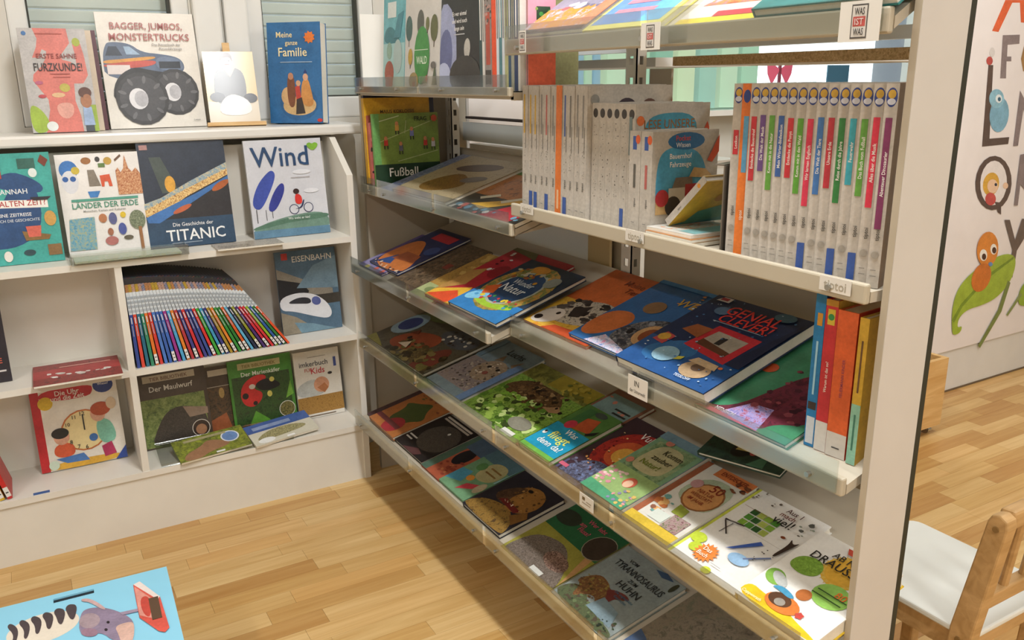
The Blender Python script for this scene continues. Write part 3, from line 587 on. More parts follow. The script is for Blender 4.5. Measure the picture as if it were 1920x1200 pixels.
for i in range(2):
    flat('red magazine with white lettering, %s of two on the middle shelf' % ('upper', 'lower')[1 - i], (62, 726 + 0), (231, 700), (61, 674 + 0), S2, .007, photo(22, '4a1c1e', '9a2f30', '6a2a2a'), [('P', [(0, .3), (1, .4), (1, .75), (0, .7)], 'a83236'), ('B', .15, .3, .85, .55, 14, .05, ['e6e0dc', 'cfc8c0']), ('R', .3, .75, .9, .8, 'c98a80')], lift=.0075 * i + .0005, name='magazine', cat='magazine', hh=.2)
cab('square red-edged clock book with two children', (77, 876), (240, 858), (60, 737), S3, .02, 'e8e2d6', [
    ('R', 0, 0, .1, 1, 'c0282c'), ('P', [(.1, .86), (.66, .84), (.72, .92), (.7, 1), (.1, 1)], 'c42a30'), ('E', .84, .96, .12, .1, '2b3f86'), ('E', .16, .84, .085, .085, 'e6c030'), ('E', .55, .44, .27, .27, 'c8743c'), ('E', .55, .44, .25, .25, 'ecd9a0'), ('P', [(.1, 0), (.95, 0), (.95, .08), (.3, .1), (.1, .05)], 'd9a83a'), ('P', [(.16, .2), (.2, .32), (.4, .32), (.42, .16), (.25, .14)], 'd95f3a'), ('E', .28, .4, .09, .1, 'dba58a'), ('E', .27, .45, .1, .07, '2c2622'), ('P', [(.18, .14), (.5, .16), (.56, .06), (.3, .07)], '4a78b8'), ('P', [(.68, .46), (.74, .56), (.88, .5), (.92, .24), (.72, .22)], '7fbfa8'), ('E', .73, .62, .09, .11, 'e0ac92'), ('E', .77, .67, .12, .09, 'b5502c'), ('P', [(.72, .2), (.84, .24), (.88, .08), (.74, .06)], 'b02f5a'), ('P', [(.86, 0), (1, 0), (1, .16)], '2c4a9a'), ('E', .15, .07, .06, .06, 'cfe0cc'),
    ('R', .545, .44, .56, .64, '2b2b2b'), ('E', .9, .72, .06, .08, 'd9c0a0'), ('E', .64, .33, .05, .05, '3f6fae'), ('T', 'Die Uhr', .42, .945, .06, 'f2ece6', .4), ('T', 'und die Zeit', .42, .885, .055, 'f2ece6', .48), ('T', 'Wieso?', .84, .98, .03, 'e6e9f2', .2), ('T', '12', .55, .65, .05, '2b2b2b', .2), ('T', '11', .45, .62, .045, '2b2b2b', .2), ('T', '10', .37, .54, .045, '2b2b2b', .2), ('T', '9', .35, .44, .05, '2b2b2b', .2), ('T', '8', .38, .32, .05, '2b2b2b', .2), ('T', '7', .46, .25, .05, '2b2b2b', .2), ('T', '6', .55, .23, .05, '2b2b2b', .2)], lean=R_(10), Y=2.86)
for i, (c, n_) in enumerate((('2f8a3a', 'green'), ('d9b030', 'yellow'), ('c8302e', 'red'))):
    th = R_(-14); x = aY((2 + 15 * i, 945), 2.73).x - .02; ex, ey = Vector((0, 1, 0)), Vector((math.sin(th), 0, math.cos(th))); ez = ex.cross(ey)
    book('thin comic with %s spine leaning at the left of the bottom shelf' % n_, .15, .2 - .02 * (2 - i), .013, frame(Vector((x, 2.725, S3 + .001)), ex, ey, ez), c, (), spine=c, spine_items=[('R', 0, .04, 1, .2, 'e6e6e2'), ('R', .2, .1, .8, .12, '444'), ('R', .3, .4, .7, .8, 'e9dcd8')], name='comic', cat='comic', soft=True)
q = MB(); a = aZ((78, 924), S3); q.box((a.x - .022, a.y - .008, S3), (a.x + .022, a.y + .008, S3 + .0008), mat('3a5f9a', .5)); tag(q.build('sticker'), 'small blue sticker on the bottom shelf', 'sticker')
ELL = ('E', .8, .25, .14, .14)
cab('brown mole book with a green meadow photo', (267, 826), (399, 799), (250, 706), S3, .008, '4f4136', [('P', [(.05, .02), (.05, .66), (.95, .66), (.95, .02)], photo(20, '55683a', '7a8c4a', '8f9c60')), ('P', [(.1, .0), (.25, .3), (.4, .48), (.62, .52), (.95, .42), (.95, .0)], photo(60, '3a342f', '4d463f')), ('P', [(.62, .5), (.97, .44), (.97, .35), (.7, .34)], '9c8674'), ('E', .84, .17, .13, .13, 'e6e0d4'), ('E', .84, .17, .12, .12, '3a2a20'), ('E', .84, .15, .08, .08, 'b0805e'), ('R', .12, .88, .85, .97, 'c9bfae'), ('T', 'TIER BIBLIOTHEK', .48, .92, .045, '6a4030', .66), ('T', 'Der Maulwurf', .5, .79, .07, 'e2ddd2', .66)], lean=R_(10), Y=2.872, soft=True)
cab('brown animal book half hidden behind the ladybird book', (385, 800), (470, 785), (385, 690), S3, .008, '4a3c30', [('R', .06, .04, .94, .7, photo(25, '3a2f28', '5a4a38', '6a4a30')), ('P', [(.1, .04), (.1, .2), (.5, .3), (.6, .04)], 'a8603a'), ('E', .45, .6, .06, .12, 'b89a60'), ('R', .2, .86, .7, .95, 'c9bfae'), ('R', .05, .7, .95, .706, 'ddd6c8')], lean=R_(8), Y=2.892, soft=True)
cab('green ladybird book with a white picture frame', (441, 796), (558, 773), (428, 679), S3, .008, '4a8a33', [('R', .04, .02, .95, .76, photo(16, '24401f', '3a5a2a', '2c3a22')), ('P', [(.2, 0), (.35, .25), (.55, .1), (.6, 0)], '5f9c34'), ('P', [(.85, .35), (.95, .6), (.98, .4)], '7ab544'), ('P', [(.14, .5), (.2, .66), (.4, .76), (.58, .74), (.56, .66), (.4, .62), (.36, .56), (.5, .5), (.46, .38), (.32, .3), (.18, .36)], 'cf2f2c'), ('E', .22, .48, .05, .05, '241818'), ('E', .36, .36, .035, .035, '241818'), ('E', .34, .6, .05, .04, 'd9d0c4'), ('P', [(.36, .62), (.56, .7), (.75, .62), (.8, .54), (.5, .5)], '14161a'), ('E', .66, .66, .04, .04, 'd9d06a'), ('E', .6, .46, .04, .05, 'd9d06a'), ('E', .85, .2, .13, .13, 'e6e6da'), ('E', .85, .2, .12, .12, photo(60, '4a4a2a', '8a804a')), ('R', .15, .86, .82, .95, 'c3bd8a'), ('T', 'TIER BIBLIOTHEK', .48, .9, .045, '7a6a2a', .6), ('T', 'Der Marienkäfer', .5, .79, .06, 'eceee2', .7)], lean=R_(9), Y=2.875, soft=True)
cab('white beekeeping book for children beside the cabinet side', (562, 772), (647, 774), (551, 663), S3, .012, 'ddd9d0', [('R', 0, .05, 1, .32, photo(70, '6a4a20', 'b58a48', '8a6a34')), ('R', 0, 0, 1, .06, 'e3dfd6'), ('P', [(0, .32), (0, .5), (.4, .6), (.6, .45), (.6, .32)], 'b9bdba'), ('E', .55, .48, .17, .17, 'cf9878'), ('P', [(.45, .44), (.62, .5), (.7, .42), (.6, .35)], 'b5764c'), ('E', .76, .63, .05, .03, '2a2624'), ('R', .86, .72, .92, .86, '3a4a8a'), ('R', .3, .9, .7, .91, 'b0a8a0'), ('T', 'imkerbuch', .42, .81, .075, '4a4e52', .68), ('T', 'FÜR', .3, .72, .05, 'c06a5a', .2), ('T', 'Kids', .5, .7, .09, 'c03a44', .4), ('R', .1, .02, .8, .035, '6a5a4a')], lean=R_(8), Y=2.86)
r = empty('book_stand', None, label='clear acrylic ramp stand holding two flat animal books', cat='stand')
q = MB(); q.prism([(2.715, S3 + .001), (2.84, S3 + .035), (2.84, S3 + .038), (2.715, S3 + .004)], 0, .27, .70, ACR); q.build('ramp', r)
q = MB(); q.prism([(2.715, S3 + .004), (2.715, S3 + .012), (2.712, S3 + .012), (2.712, S3 + .001)], 0, .27, .70, ACR); q.build('front_edge', r)
tl = math.atan2(.034, .125); pl = (Vector((.3, 2.715, S3 + .0045)), Vector((0, -math.sin(tl), math.cos(tl))), None)
def ramp(label, BL, BR, TL, t, cover, items, **k):
    M, w_, h_ = lying(BL, BR, TL, pl, .0005, t); h_ = min(h_, .118); return book(label, w_, h_, t, M, cover, items, soft=True, **k)
ramp('green deer book lying on the clear ramp', (340, 869), (477, 838), (313, 818), .008, photo(18, '55602f', '7a8038', '8f9838'), [('P', [(.05, .0), (.1, .3), (.35, .5), (.45, .7), (.6, .6), (.75, .4), (.7, .25), (.4, .15), (.3, .0)], '9c7456'), ('E', .78, .62, .13, .13, 'e0e4ea'), ('E', .78, .62, .11, .11, '6f8fc0'), ('R', .15, .8, .75, .9, 'a8a07a'), ('R', .5, .03, .62, .1, 'e6e6e2')])
ramp('blue-topped turtle book lying on the clear ramp', (481, 838), (606, 811), (452, 799), .008, 'cfcbb8', [('R', 0, .6, 1, 1, '44609c'), ('R', .1, .7, .7, .85, '8a9cc0'), ('P', [(.02, .15), (.2, .5), (.5, .6), (.8, .5), (.9, .3), (.6, .2)], photo(70, '5f5a40', '9a9468', 'b5ae84')), ('E', .2, .15, .13, .06, 'e6e6e2'), ('R', .5, .03, .62, .1, 'f2f2f0')])

# =================================================================== BOOKS ON THE SHELVING
TAKEN = {}
def lie(key, label, BL, BR, TL, lift, t, cover, items=(), hh=None, ww=None, turned=False, **k):
    """a book lying on a sloping shelf: kept behind the front lip, beside or on top of what already lies there"""
    lift += .0008
    M, w_, h_ = lying(BL, BR, TL, PLANES[key], lift, t, hh, ww, turned)
    if not turned:
        p0, n, sl = PLANES[key]; rows = TAKEN.setdefault(key[1:], [])
        for _ in range(3):
            o = M.translation; y1 = o.y; y0 = y1 - w_; s0 = (o - p0).dot(sl); up = lift; moved = False
            if lift < .02 and s0 < .0015: M.translation = o + sl * (.0015 - s0); s0 = .0015
            h_ = min(h_, (1.33 - p0.x) / sl.x - s0)
            for (a0, a1, b0, b1, l0, l1) in rows:
                ov = min(y1, a1) - max(y0, a0)
                if ov <= .0004 or min(s0 + h_, b1) - max(s0, b0) <= .001 or up >= l1 or up + t <= l0: continue
                if ov < .026 and y0 < a0:      # neighbour on the left: sit flush against it
                    d = y1 - a0 + .0006; M.translation = M.translation + Vector((0, -d, 0)); w_ -= d; y1 -= d
                elif ov < .026: w_ -= ov + .0006; y0 += ov + .0006
                else: up = l1 + .0006; moved = True
            if not moved: break
            lift = up; M, w_, h_ = lying(BL, BR, TL, PLANES[key], lift, t, hh, ww)
        o = M.translation; s0 = (o - p0).dot(sl); rows.append((o.y - w_, o.y, s0, s0 + h_, lift, lift + t))
    return book(label, w_, h_, t, M, cover, items, **k)
# --- upper left: books standing on the top shelf
ZT_ = 1.372
def face(label, pxl, pxr, t, h_, cover, items, X=1.05, lean=R_(4), **k):
    a = aX((pxl, 160), X); b = aX((pxr, 160), X); ex, ey = Vector((0, -1, 0)), Vector((math.sin(lean), 0, math.cos(lean))); ez = ex.cross(ey)
    return book(label, a.y - b.y, h_, t, frame(Vector((X + t, a.y, ZT_ + .001)), ex, ey, ez), cover, items, **k)
q = MB(); q.box((1.0215, 2.70, ZT_ + .001), (1.13, 2.703, ZT_ + .232), WHITE); q.box((1.0215, 2.64, ZT_ + .001), (1.13, 2.70, ZT_ + .003), WHITE); tag(q.build('bookend'), 'white metal bookend at the far end of the top shelf', 'bookend')
face('turquoise picture book with trees and an owl on the top shelf', 718, 757, .015, .3, '6fb6bf', [('R', 0, .0, 1, .45, 'a8cfcc'), ('P', [(0, .45), (.1, .6), (.4, .62), (.7, .52), (.8, .45)], '3f7f86'), ('R', .2, .7, .6, .85, 'dfe6e2'), ('E', .3, .16, .22, .22, 'a85a40'), ('E', .3, .06, .18, .15, 'b56a5a'), ('E', .3, .38, .12, .15, '8fae9a'), ('E', .7, .32, .2, .3, 'b0c4c0'), ('P', [(.5, .5), (.7, .72), (.95, .75), (.8, .5)], '4a8a96')])
def tree(x, y, s, c, trunk='5a4a34'): return [('R', x - .01, y - s * .5, x + .01, y, trunk), ('E', x, y + s * .35, s * .5, s * .75, c)]
face('white tree book with a green oval title on the top shelf', 758, 822, .018, .3, 'cfcbc4', sum([tree(*a) for a in ((.12, .5, .2, '3f5f58'), (.46, .54, .2, '57584e'), (.66, .56, .1, '6a6c3c'), (.85, .48, .2, '5f6238'), (.18, .26, .13, 'b5962c'))], []) + [('E', .52, .31, .22, .34, '3f8f3f'), ('T', 'WALD', .52, .27, .07, 'e6f0dc', .3), ('R', .3, .36, .7, .367, 'cfe0c4'), ('P', [(.82, .04), (.9, .24), (.97, .04)], '55604a'), ('E', .3, .08, .14, .1, 'a08a58'), ('R', .27, .0, .34, .07, 'a0622c'), ('P', [(.52, .05), (.64, .11), (.7, .06)], '6a6a48'), ('E', .68, .1, .03, .04, 'a83a30'), ('E', .86, .22, .07, .04, '6a6660')])
face('black book with the moon and white handwriting on the top shelf', 823.5, 904, .016, .305, '232323', [('E', .1, .28, .3, .55, '9aa0c0'), ('E', .14, .3, .16, .26, '5f6690'), ('E', .1, .1, .18, .16, 'b5bcd8'), ('E', .64, .34, .07, .1, 'b9b4aa'), ('E', .6, .12, .35, .2, '33312e'), ('T', 'Es war einmal', .44, .63, .035, 'ece8e2', .5), ('T', 'und wird noch', .45, .57, .035, 'ece8e2', .5), ('T', 'lange sein', .45, .51, .035, 'ece8e2', .4), ('R', .34, .455, .58, .463, 'bbb')])
z0 = 1.944
for i, (t, c, h_, n_) in enumerate(((.014, '2c4a4c', .3, 'dark green'), (.012, 'd9d4cc', .29, 'white'), (.035, '8f8580', .305, 'grey and red patterned'), (.022, 'e0522c', .31, 'bright orange'), (.012, 'cfd8de', .3, 'pale grey'), (.014, '4f7f86', .305, 'slate teal'), (.012, 'c9cfd4', .3, 'silver'), (.016, 'a8a878', .305, 'khaki'), (.012, '35506a', .3, 'steel blue'), (.014, '9a9a88', .29, 'olive grey'), (.016, '2c3f66', .3, 'navy'), (.01, 'd9d9d2', .3, 'off-white'))):
    si = [('R', .2, .2, .8, .6, 'b0503f'), ('B', 0, .5, 1, .9, 30, .2, ['5a4f4a', 'b58a80']), ('R', .1, .05, .9, .16, '44403c')] if i == 2 else [('R', .3, .4, .7, .85, 'e6e2dc' if i in (0, 5, 8, 10) else '77726c')]
    book('tall book with %s spine in the upright row on the top shelf' % n_, .2 if i < 8 else .075, h_, t, spineX(1.045, z0, ZT_ + .001), c, (), spine=c, spine_items=[] if i == 3 else si); z0 -= t + .0008
book('pink and orange book with a green leaf standing at the end of the top shelf', .075, .31, .008, spineX(1.06, 1.7445, ZT_ + .001), 'e9a0b5', [('R', 0, 0, 1, .35, 'e0603a'), ('P', [(.3, .3), (.3, .6), (.8, .6), (.8, .3)], '2f4a34'), ('B', .3, .3, .8, .6, 20, .08, ['4f9a4a', '8fae5a'])], spine='8a6a58')

# --- L1 far: football books leaning on the end panel, flat reptile books
ZL1 = 1.055
def onend(label, pxl, pxr, y, t, h_, cover, items, z=1.06, **k):
    a = aY((pxl, 300), y); b = aY((pxr, 300), y); lean = R_(3); ex, ey = Vector((1, 0, 0)), Vector((0, math.sin(lean), math.cos(lean))); ez = ex.cross(ey)
    zz = z + max(0, 0); return book(label, b.x - a.x, h_, t, frame(Vector((a.x, y - .02, zz)), ex, ey, ez), cover, items, **k)
onend('navy book at the very back against the end panel', 684, 812, 2.745, .012, .295, '2a2c4a', [], z=1.075)
onend('yellow book with dark title behind the football book', 682, 802, 2.715, .02, .275, 'd0a024', [('T', 'MAJUS KOKLOSSIS', .5, .84, .04, '3a2c14', .6), ('R', .02, 0, .1, .8, 'a85a4a')], spine='c99a2c', z=1.07)
onend('pink and black patterned book beside the football book', 690, 800, 2.69, .016, .2, 'b5605a', [('B', 0, 0, .3, 1, 30, .05, ['3a2a2a', 'd98a80'])], z=1.068)
onend('green football book with cartoon players and FRAG title', 697, 818, 2.665, .012, .232, '7a9440', [('R', 0, 0, 1, .3, '1d3a24'), ('R', 0, .3, .1, 1, '6aa05a'), ('P', [(.1, .9), (.4, .97), (.4, .96), (.1, .89)], 'cfd6b0'), ('P', [(.1, .62), (.98, .92), (.98, .91), (.1, .61)], 'b9c48a'), ('P', [(.5, .9), (.51, .9), (.48, .72), (.47, .72)], 'b9c48a'), ('P', [(.35, .34), (.98, .47), (.98, .46), (.35, .33)], 'b9c48a')] + sum([[('P', [(x - .03, y), (x - .025, y + .08), (x + .03, y + .08), (x + .03, y)], c), ('E', x, y + .1, .025, .03, 'c98a5c'), ('R', x - .03, y - .05, x - .015, y, '2a2a26'), ('R', x + .015, y - .05, x + .03, y, '2a2a26')] for x, y, c in ((.36, .76, 'd0a04a'), (.58, .68, '7a80b8'), (.18, .56, 'c83a30'), (.4, .48, '6a6a78'), (.78, .54, 'c83a30'), (.9, .52, 'c4c0c4'))], []) + [('T', 'FRAG', .72, .92, .06, '1c2416', .2), ('S', .93, .92, .055, 8, 'c8502c'), ('T', 'Fußball', .42, .19, .12, 'f0ede2', .55)], spine='5f9a4e', z=1.064)
lie('L1', 'blue-grey magazine under the reptile book', (705, 356), (760, 370), (868, 292), 0, .008, photo(30, '4a5a86', '8a90a0'), soft=True, name='magazine', cat='magazine')
lie('L1', 'brown reptile book lying on the upper shelf', (722, 359), (822, 384), (885, 299), .009, .012, photo(22, '8a7a5c', 'a89a7c', '9c8c6c'), [('P', [(.2, .2), (.3, .5), (.5, .6), (.8, .4), (.7, .2), (.4, .1)], photo(60, '5a4020', '8f6c34')), ('E', .5, .75, .3, .08, '5a4a44', .2), ('E', .75, .5, .15, .06, '6f6a66', .3)])
lie('L1', 'dark magazine with orange and red pictures on the upper shelf', (828, 384), (958, 424), (952, 312), .001, .01, '3a3a34', [('R', 0, .35, 1, .9, photo(12, '7a4a24', 'b5743c', '8a5a34')), ('P', [(.5, 0), (.9, 0), (1, .4), (.7, .35)], 'b02836'), ('P', [(.2, .15), (.6, .4), (.75, .38), (.4, .1)], 'c9a040'), ('P', [(.15, .3), (.3, .42), (.35, .38), (.2, .26)], 'cfcab4'), ('P', [(.45, .3), (.6, .44), (.64, .4), (.5, .26)], 'cfcab4'), ('R', 0, .85, .5, 1, '4f7a3a'), ('R', .55, .8, .95, .92, 'c44a80'), ('B', 0, 0, 1, .1, 14, .04, ['6fa0b5', 'd9604a', 'e0dcd4'])], soft=True, name='magazine', cat='magazine')

# --- N1: white learning books
ZN1 = 1.106
W1 = 'bbb4aa'
tall = [('c9a23c', 'yellow'), ('c9a23c', 'gold'), ('c9a23c', 'amber'), ('8a8680', 'grey'), ('b5635c', 'faded red'), ('8a8680', 'pale grey'), (None, 'orange'), ('4a5f9a', 'blue'), ('77726c', 'smoke grey'), ('8a8680', 'light grey'), ('8a8680', 'silver grey')]
def spine_print(strip, logo=True, s0=.45, s1=.8, blue=False, emblem=True, title=None):
    it = []
    if emblem: it += [('E', .5, .935, .42, .75, '2b3f86'), ('E', .5, .95, .3, .35, 'c9a23c'), ('E', .5, .915, .32, .25, 'c9ccd8')]
    if strip: it += [('R', .2, s0, .72, s1, strip)]
    if title: it += [('T', title, .47, (s0 + s1) / 2, .017, 'f2eeea', (s1 - s0) * .85, 1)]
    if logo: it += [('T', 'tiptoi', .5, .27, .02, '4a4640', .13, 1)]
    if blue: it += [('R', .15, .01, .8, .16, '34549a')]
    else: it += [('R', .25, .06, .75, .064, '8a857c'), ('R', .25, .09, .7, .094, '8a857c'), ('E', .5, .17, .3, .3, '9a948a')]
    return it
y = 1.734
for i, (c, n_) in enumerate(tall):
    t = .0232; sp = 'd9742c' if c is None else W1
    si = [('R', .1, .0, .9, 1, 'd9742c'), ('R', .3, .05, .6, .2, 'e0b890')] if c is None else [('R', .25, .62, .5, .93, c), ('R', .6, .5, .68, .7, '55504a'), ('B', .3, .32, .7, .6, 16, .07, ['6a645c', '8a847a']), ('T', 'tiptoi', .5, .25, .024, '4a463e', .15, 1)] + ([('R', .2, .0, .8, .15, '34549a')] if i in (1, 2, 4, 7) else [('R', .3, .06, .7, .065, '777')])
    book('%s tall white book from the left in the group with one orange spine' % ordn[i] if c else 'orange-spined tall book among the white books on the left of the cream shelf', .225, .28 - .001 * (i % 3), t, spineX(1.04 + .002 * (i % 2), y, ZN1, lean=R_(1.2)), W1, [('E', .45, .83, .12, .1, '3a2f3a'), ('E', .72, .83, .1, .09, '6a4a40'), ('R', .2, .78, .85, .8, '2c2628'), ('E', .08, .9, .05, .05, '8a8a86'), ('P', [(.93, .78), (1, .9), (1, .75)], 'c84a30')] if i == len(tall) - 1 else (), spine=sp, spine_items=si); y -= t + .0004
y = 1.471
for i in range(6):
    t = .0235
    book('%s medium-height white book from the left, right of the tall white group' % ordn[i], .19, .245, t, spineX(1.052, y, ZN1, lean=R_(.6)), W1, [('P', [(.1, .5), (.1, .85), (.3, .93), (.8, .92), (.84, .7), (.6, .55)], '3f8fa8'), ('T', 'LESE UNSERE', .45, .84, .07, '8a5a2a', .68), ('T', 'ABENTEUER', .46, .72, .06, '8a5a2a', .5), ('P', [(.8, .6), (.97, .85), (1, .8), (1, .6)], 'd0502c'), ('E', .06, .87, .05, .05, 'd9703a')] if i == 5 else (), spine=W1, spine_items=[('B', .3, .2, .75, .85, 22, .07, ['4a463e', '6a645c']), ('E', .5, .92, .35, .4, '3a3430')] + ([('R', .2, .01, .7, .16, '34549a')] if i == 4 else []) + ([('R', .2, .6, .6, .9, '6f7f80'), ] if i == 5 else [])); y -= t + .0004
y = 1.3265
for i in range(2):
    t = .034
    book('small white book with blue spine tab, %s of two beside the tractor cover' % ('left', 'right')[i], .165, .196, t, spineX(1.04, y, ZN1), W1, [('P', [(.06, .2), (.06, .7), (.2, .85), (.6, .84), (.8, .7), (.86, .4), (.8, .2)], '4a9ac0'), ('E', .5, .9, .28, .1, '2f6a9a'), ('T', 'Pocket', .45, .93, .05, 'd0402c', .4), ('T', 'Wissen', .45, .865, .045, 'e6e6ea', .3), ('T', 'Bauernhof', .42, .76, .05, 'f2ece6', .5), ('T', 'Fahrzeuge', .42, .68, .05, 'f2ece6', .5), ('P', [(.06, .2), (.84, .2), (.86, .38), (.06, .34)], 'c9a878'), ('R', .25, .3, .5, .45, 'c9c4bc'), ('P', [(.3, .45), (.35, .55), (.6, .55), (.62, .45)], '7a6f68'), ('R', .5, .3, .68, .48, 'a8303a'), ('E', .32, .27, .12, .12, '3a3638'), ('E', .62, .28, .13, .13, '3a3638'), ('E', .15, .36, .1, .1, 'a8303a'), ('P', [(.55, .55), (.95, .52), (.8, .62), (.62, .64)], 'c0a070'), ('P', [(.82, .7), (1, .95), (1, .78), (.9, .68)], 'd0502c'), ('R', .3, .05, .55, .15, 'e0a860'), ('E', .68, .1, .1, .1, 'd9602c'), ('P', [(.05, .02), (.15, .1), (.28, .1), (.25, 0), (.06, 0)], 'b5303c')] if i == 1 else (), spine=W1, spine_items=[('R', .3, .82, .65, .95, '34549a'), ('E', .75, .92, .2, .25, 'd9602c'), ('R', .4, .45, .6, .68, ('5a564e', 'b5605a')[i]), ('T', 'tiptoi', .55, .3, .03, '4a4640', .2, 1), ('R', .3, .1, .6, .105, '666')]); y -= t + .001
# leaning and flat ones
ex = Vector((1, 0, 0)); lean = R_(47); r3 = Matrix.Rotation(lean, 3, ex); ey = r3 @ Vector((0, 0, 1)); ez = ex.cross(ey)
book('white book with yellow cover leaning against the bookend', .15, .135, .014, frame(Vector((1.06, 1.238, ZN1 + .0325)), ex, ey, ez), 'd9b23c', [('P', [(0, 0), (1, .3), (1, 0)], '4a9a9a'), ('P', [(.2, .0), (.3, .3), (.9, .5), (.8, .1)], '5aa08a'), ('E', .5, .6, .1, .08, 'c0842c')], spine=W1, spine_items=[('E', .5, .85, .3, .3, 'd9902c'), ('T', 'tiptoi', .5, .35, .03, '55504a', .3, 1)])
lf = ZN1 + .0005
for X_, yf, w_, h_, t, c, lb in ((1.0225, 1.258, .135, .16, .007, 'c9b48c', 'tan booklet lowest in the flat pile'), (1.024, 1.252, .128, .15, .006, 'b5783c', 'orange booklet in the middle of the flat pile'), (1.03, 1.256, .125, .14, .006, 'd3cfc6', 'white booklet with coloured cover, topmost of the flat pile')):
    book(lb, w_, h_, t, frame(Vector((X_, yf, lf)), Vector((0, -1, 0)), Vector((1, 0, 0)), Vector((0, 0, 1))), c, [('R', .05, .1, .6, .9, photo(30, 'd9843c', 'b9c4c0', 'c9d0c8')), ('R', .6, .1, .95, .9, '7fb0b0')], soft=True, name='booklet', cat='booklet'); lf += t + .0005
BE = Matrix.Translation((1.03, 1.056, ZN1)) @ Matrix.Rotation(R_(21), 4, 'Z'); q = MB(); q.box((0, 0, .0002), (.12, .0022, .15), mat('6f675c', .4, .3), BE); q.box((0, .0022, .15), (.12, .02, .152), mat('6f675c', .4, .3), BE); tag(q.build('bookend'), 'grey metal bookend left of the coloured title strips', 'bookend')
right = [('c0303a', .6, .74, 'Lexikon', 'short red'), ('O', 0, 0, '', 'orange'), ('c0303a', .46, .82, 'Entdecke die Bauernhof', 'long red'), ('6a4a86', .52, .83, 'Die Welt der Musik', 'purple'), ('5f9a3c', .42, .83, 'Komm mit in die Natur', 'green'), ('3a5fa0', .5, .83, 'Mein Wörter-Bildlexikon', 'blue'), ('c4303a', .5, .82, 'Entdecke die Ponys', 'bright red'), ('5a9a34', .42, .82, 'Komm mit in den Wald', 'grass green'), ('cf3450', .36, .82, 'Wir lernen Englisch', 'crimson'), ('3f72b0', .43, .83, 'Die Welt der Tiere', 'mid blue'), ('b5303c', .47, .83, 'Unsere Erde', 'dark red'), ('2f7a3c', .4, .83, 'Reise durch die Jahre', 'dark green'), ('3aa0b0', .5, .83, 'Feuerwehr', 'teal'), ('5f9a3c', .45, .83, 'Das Buch vom Fußball', 'light green'), ('cf2f48', .4, .84, 'Alles über die Musik', 'pinkish red'), ('7a2f5a', .3, .84, 'Abenteuer Dinosaurier', 'plum')]
y = 1.05; YAW = R_(21)
for i, (c, s0, s1, tt, n_) in enumerate(right):
    t = .0172
    if c == 'O': si = [('R', 0, 0, 1, 1, 'd9742c'), ('R', .3, .5, .8, .82, '5a9ac0'), ('E', .5, .93, .35, .6, '2b3f86'), ('T', 'tiptoi', .5, .25, .02, 'f0dcc8', .12, 1)]
    else: si = spine_print(c, True, s0, s1, i in (8, 11, 13), True, tt)
    book('white speaking book with %s title strip in the right group' % n_, .225, .283, t, spineX(1.035, y, ZN1, YAW), W1 if i < 15 else '8a6a48', (), spine='d9742c' if c == 'O' else W1, spine_items=si); y -= .0189

# --- L2 far
lie('L2', 'purple book with lightning, lowest on the second shelf', (673, 494), (742, 528), (782, 436), 0, .008, '5a4a86', [('P', [(0, 0), (0, .4), (.6, .5), (1, .2), (1, 0)], '8a84b0'), ('R', .2, .75, .7, .92, 'b53a44'), ('B', .2, 0, 1, .2, 12, .08, ['4a7ac0', 'd9604a', 'e0d060']), ('P', [(.3, .5), (.5, .7), (1, .75), (1, .5)], '2f3f78')], ww=.2)
lie('L2', 'dark blue construction book with a red label', (693, 489), (744, 513), (832, 431), .0085, .008, '27315c', [('P', [(0, 0), (1, 0), (1, .2), (.6, .5), (.3, .7), (0, .6)], 'c9763c'), ('P', [(.1, .05), (.5, .1), (.3, .3)], '2f4f8a'), ('P', [(.3, .2), (.9, .25), (.8, .4), (.35, .4)], 'a85a3a'), ('R', .25, .76, .85, .92, 'b9303c'), ('B', .0, .0, 1, .08, 20, .03, ['1c2440', 'e0c8b0']), ('E', .8, .55, .15, .12, '3a4f86')])
lie('L2', 'dark brown photo book between the purple and the yellow book', (722, 527), (768, 548), (880, 459), 0, .006, photo(20, '3a3026', '5f503c', '786450'), [('R', .6, .5, .8, .6, '7a3a30')])
lie('L2', 'yellow-green animal book on the second shelf', (766, 546), (812, 566), (925, 478), 0, .008, photo(16, '9a7a3c', 'b5904a', '8a6a3a'), [('R', 0, 0, 1, .25, 'a5b07c'), ('B', .1, .5, .9, .95, 10, .12, ['6a4a24', 'c9a860']), ('E', .4, .15, .2, .1, '7a8a5a')])
lie('L2', 'red and yellow book with checkered band', (796, 550), (880, 600), (980, 468), 0, .01, 'b02a36', [('P', [(0, 0), (0, .12), (.4, .3), (.6, 0)], 'e0b03c'), ('P', [(0, .02), (.3, .2), (.5, .1), (.4, 0)], 'd9502c'), ('P', [(0, .1), (0, .5), (.15, .6), (.25, .3)], 'b58a4c'), ('B', .1, .55, .25, .95, 10, .03, ['e6e2dc', '2a2224']), ('P', [(0, .95), (.5, .9), (.4, 1), (0, 1)], '6a6a40'), ('E', .35, .6, .12, .12, '8a1c28')], ww=.3)
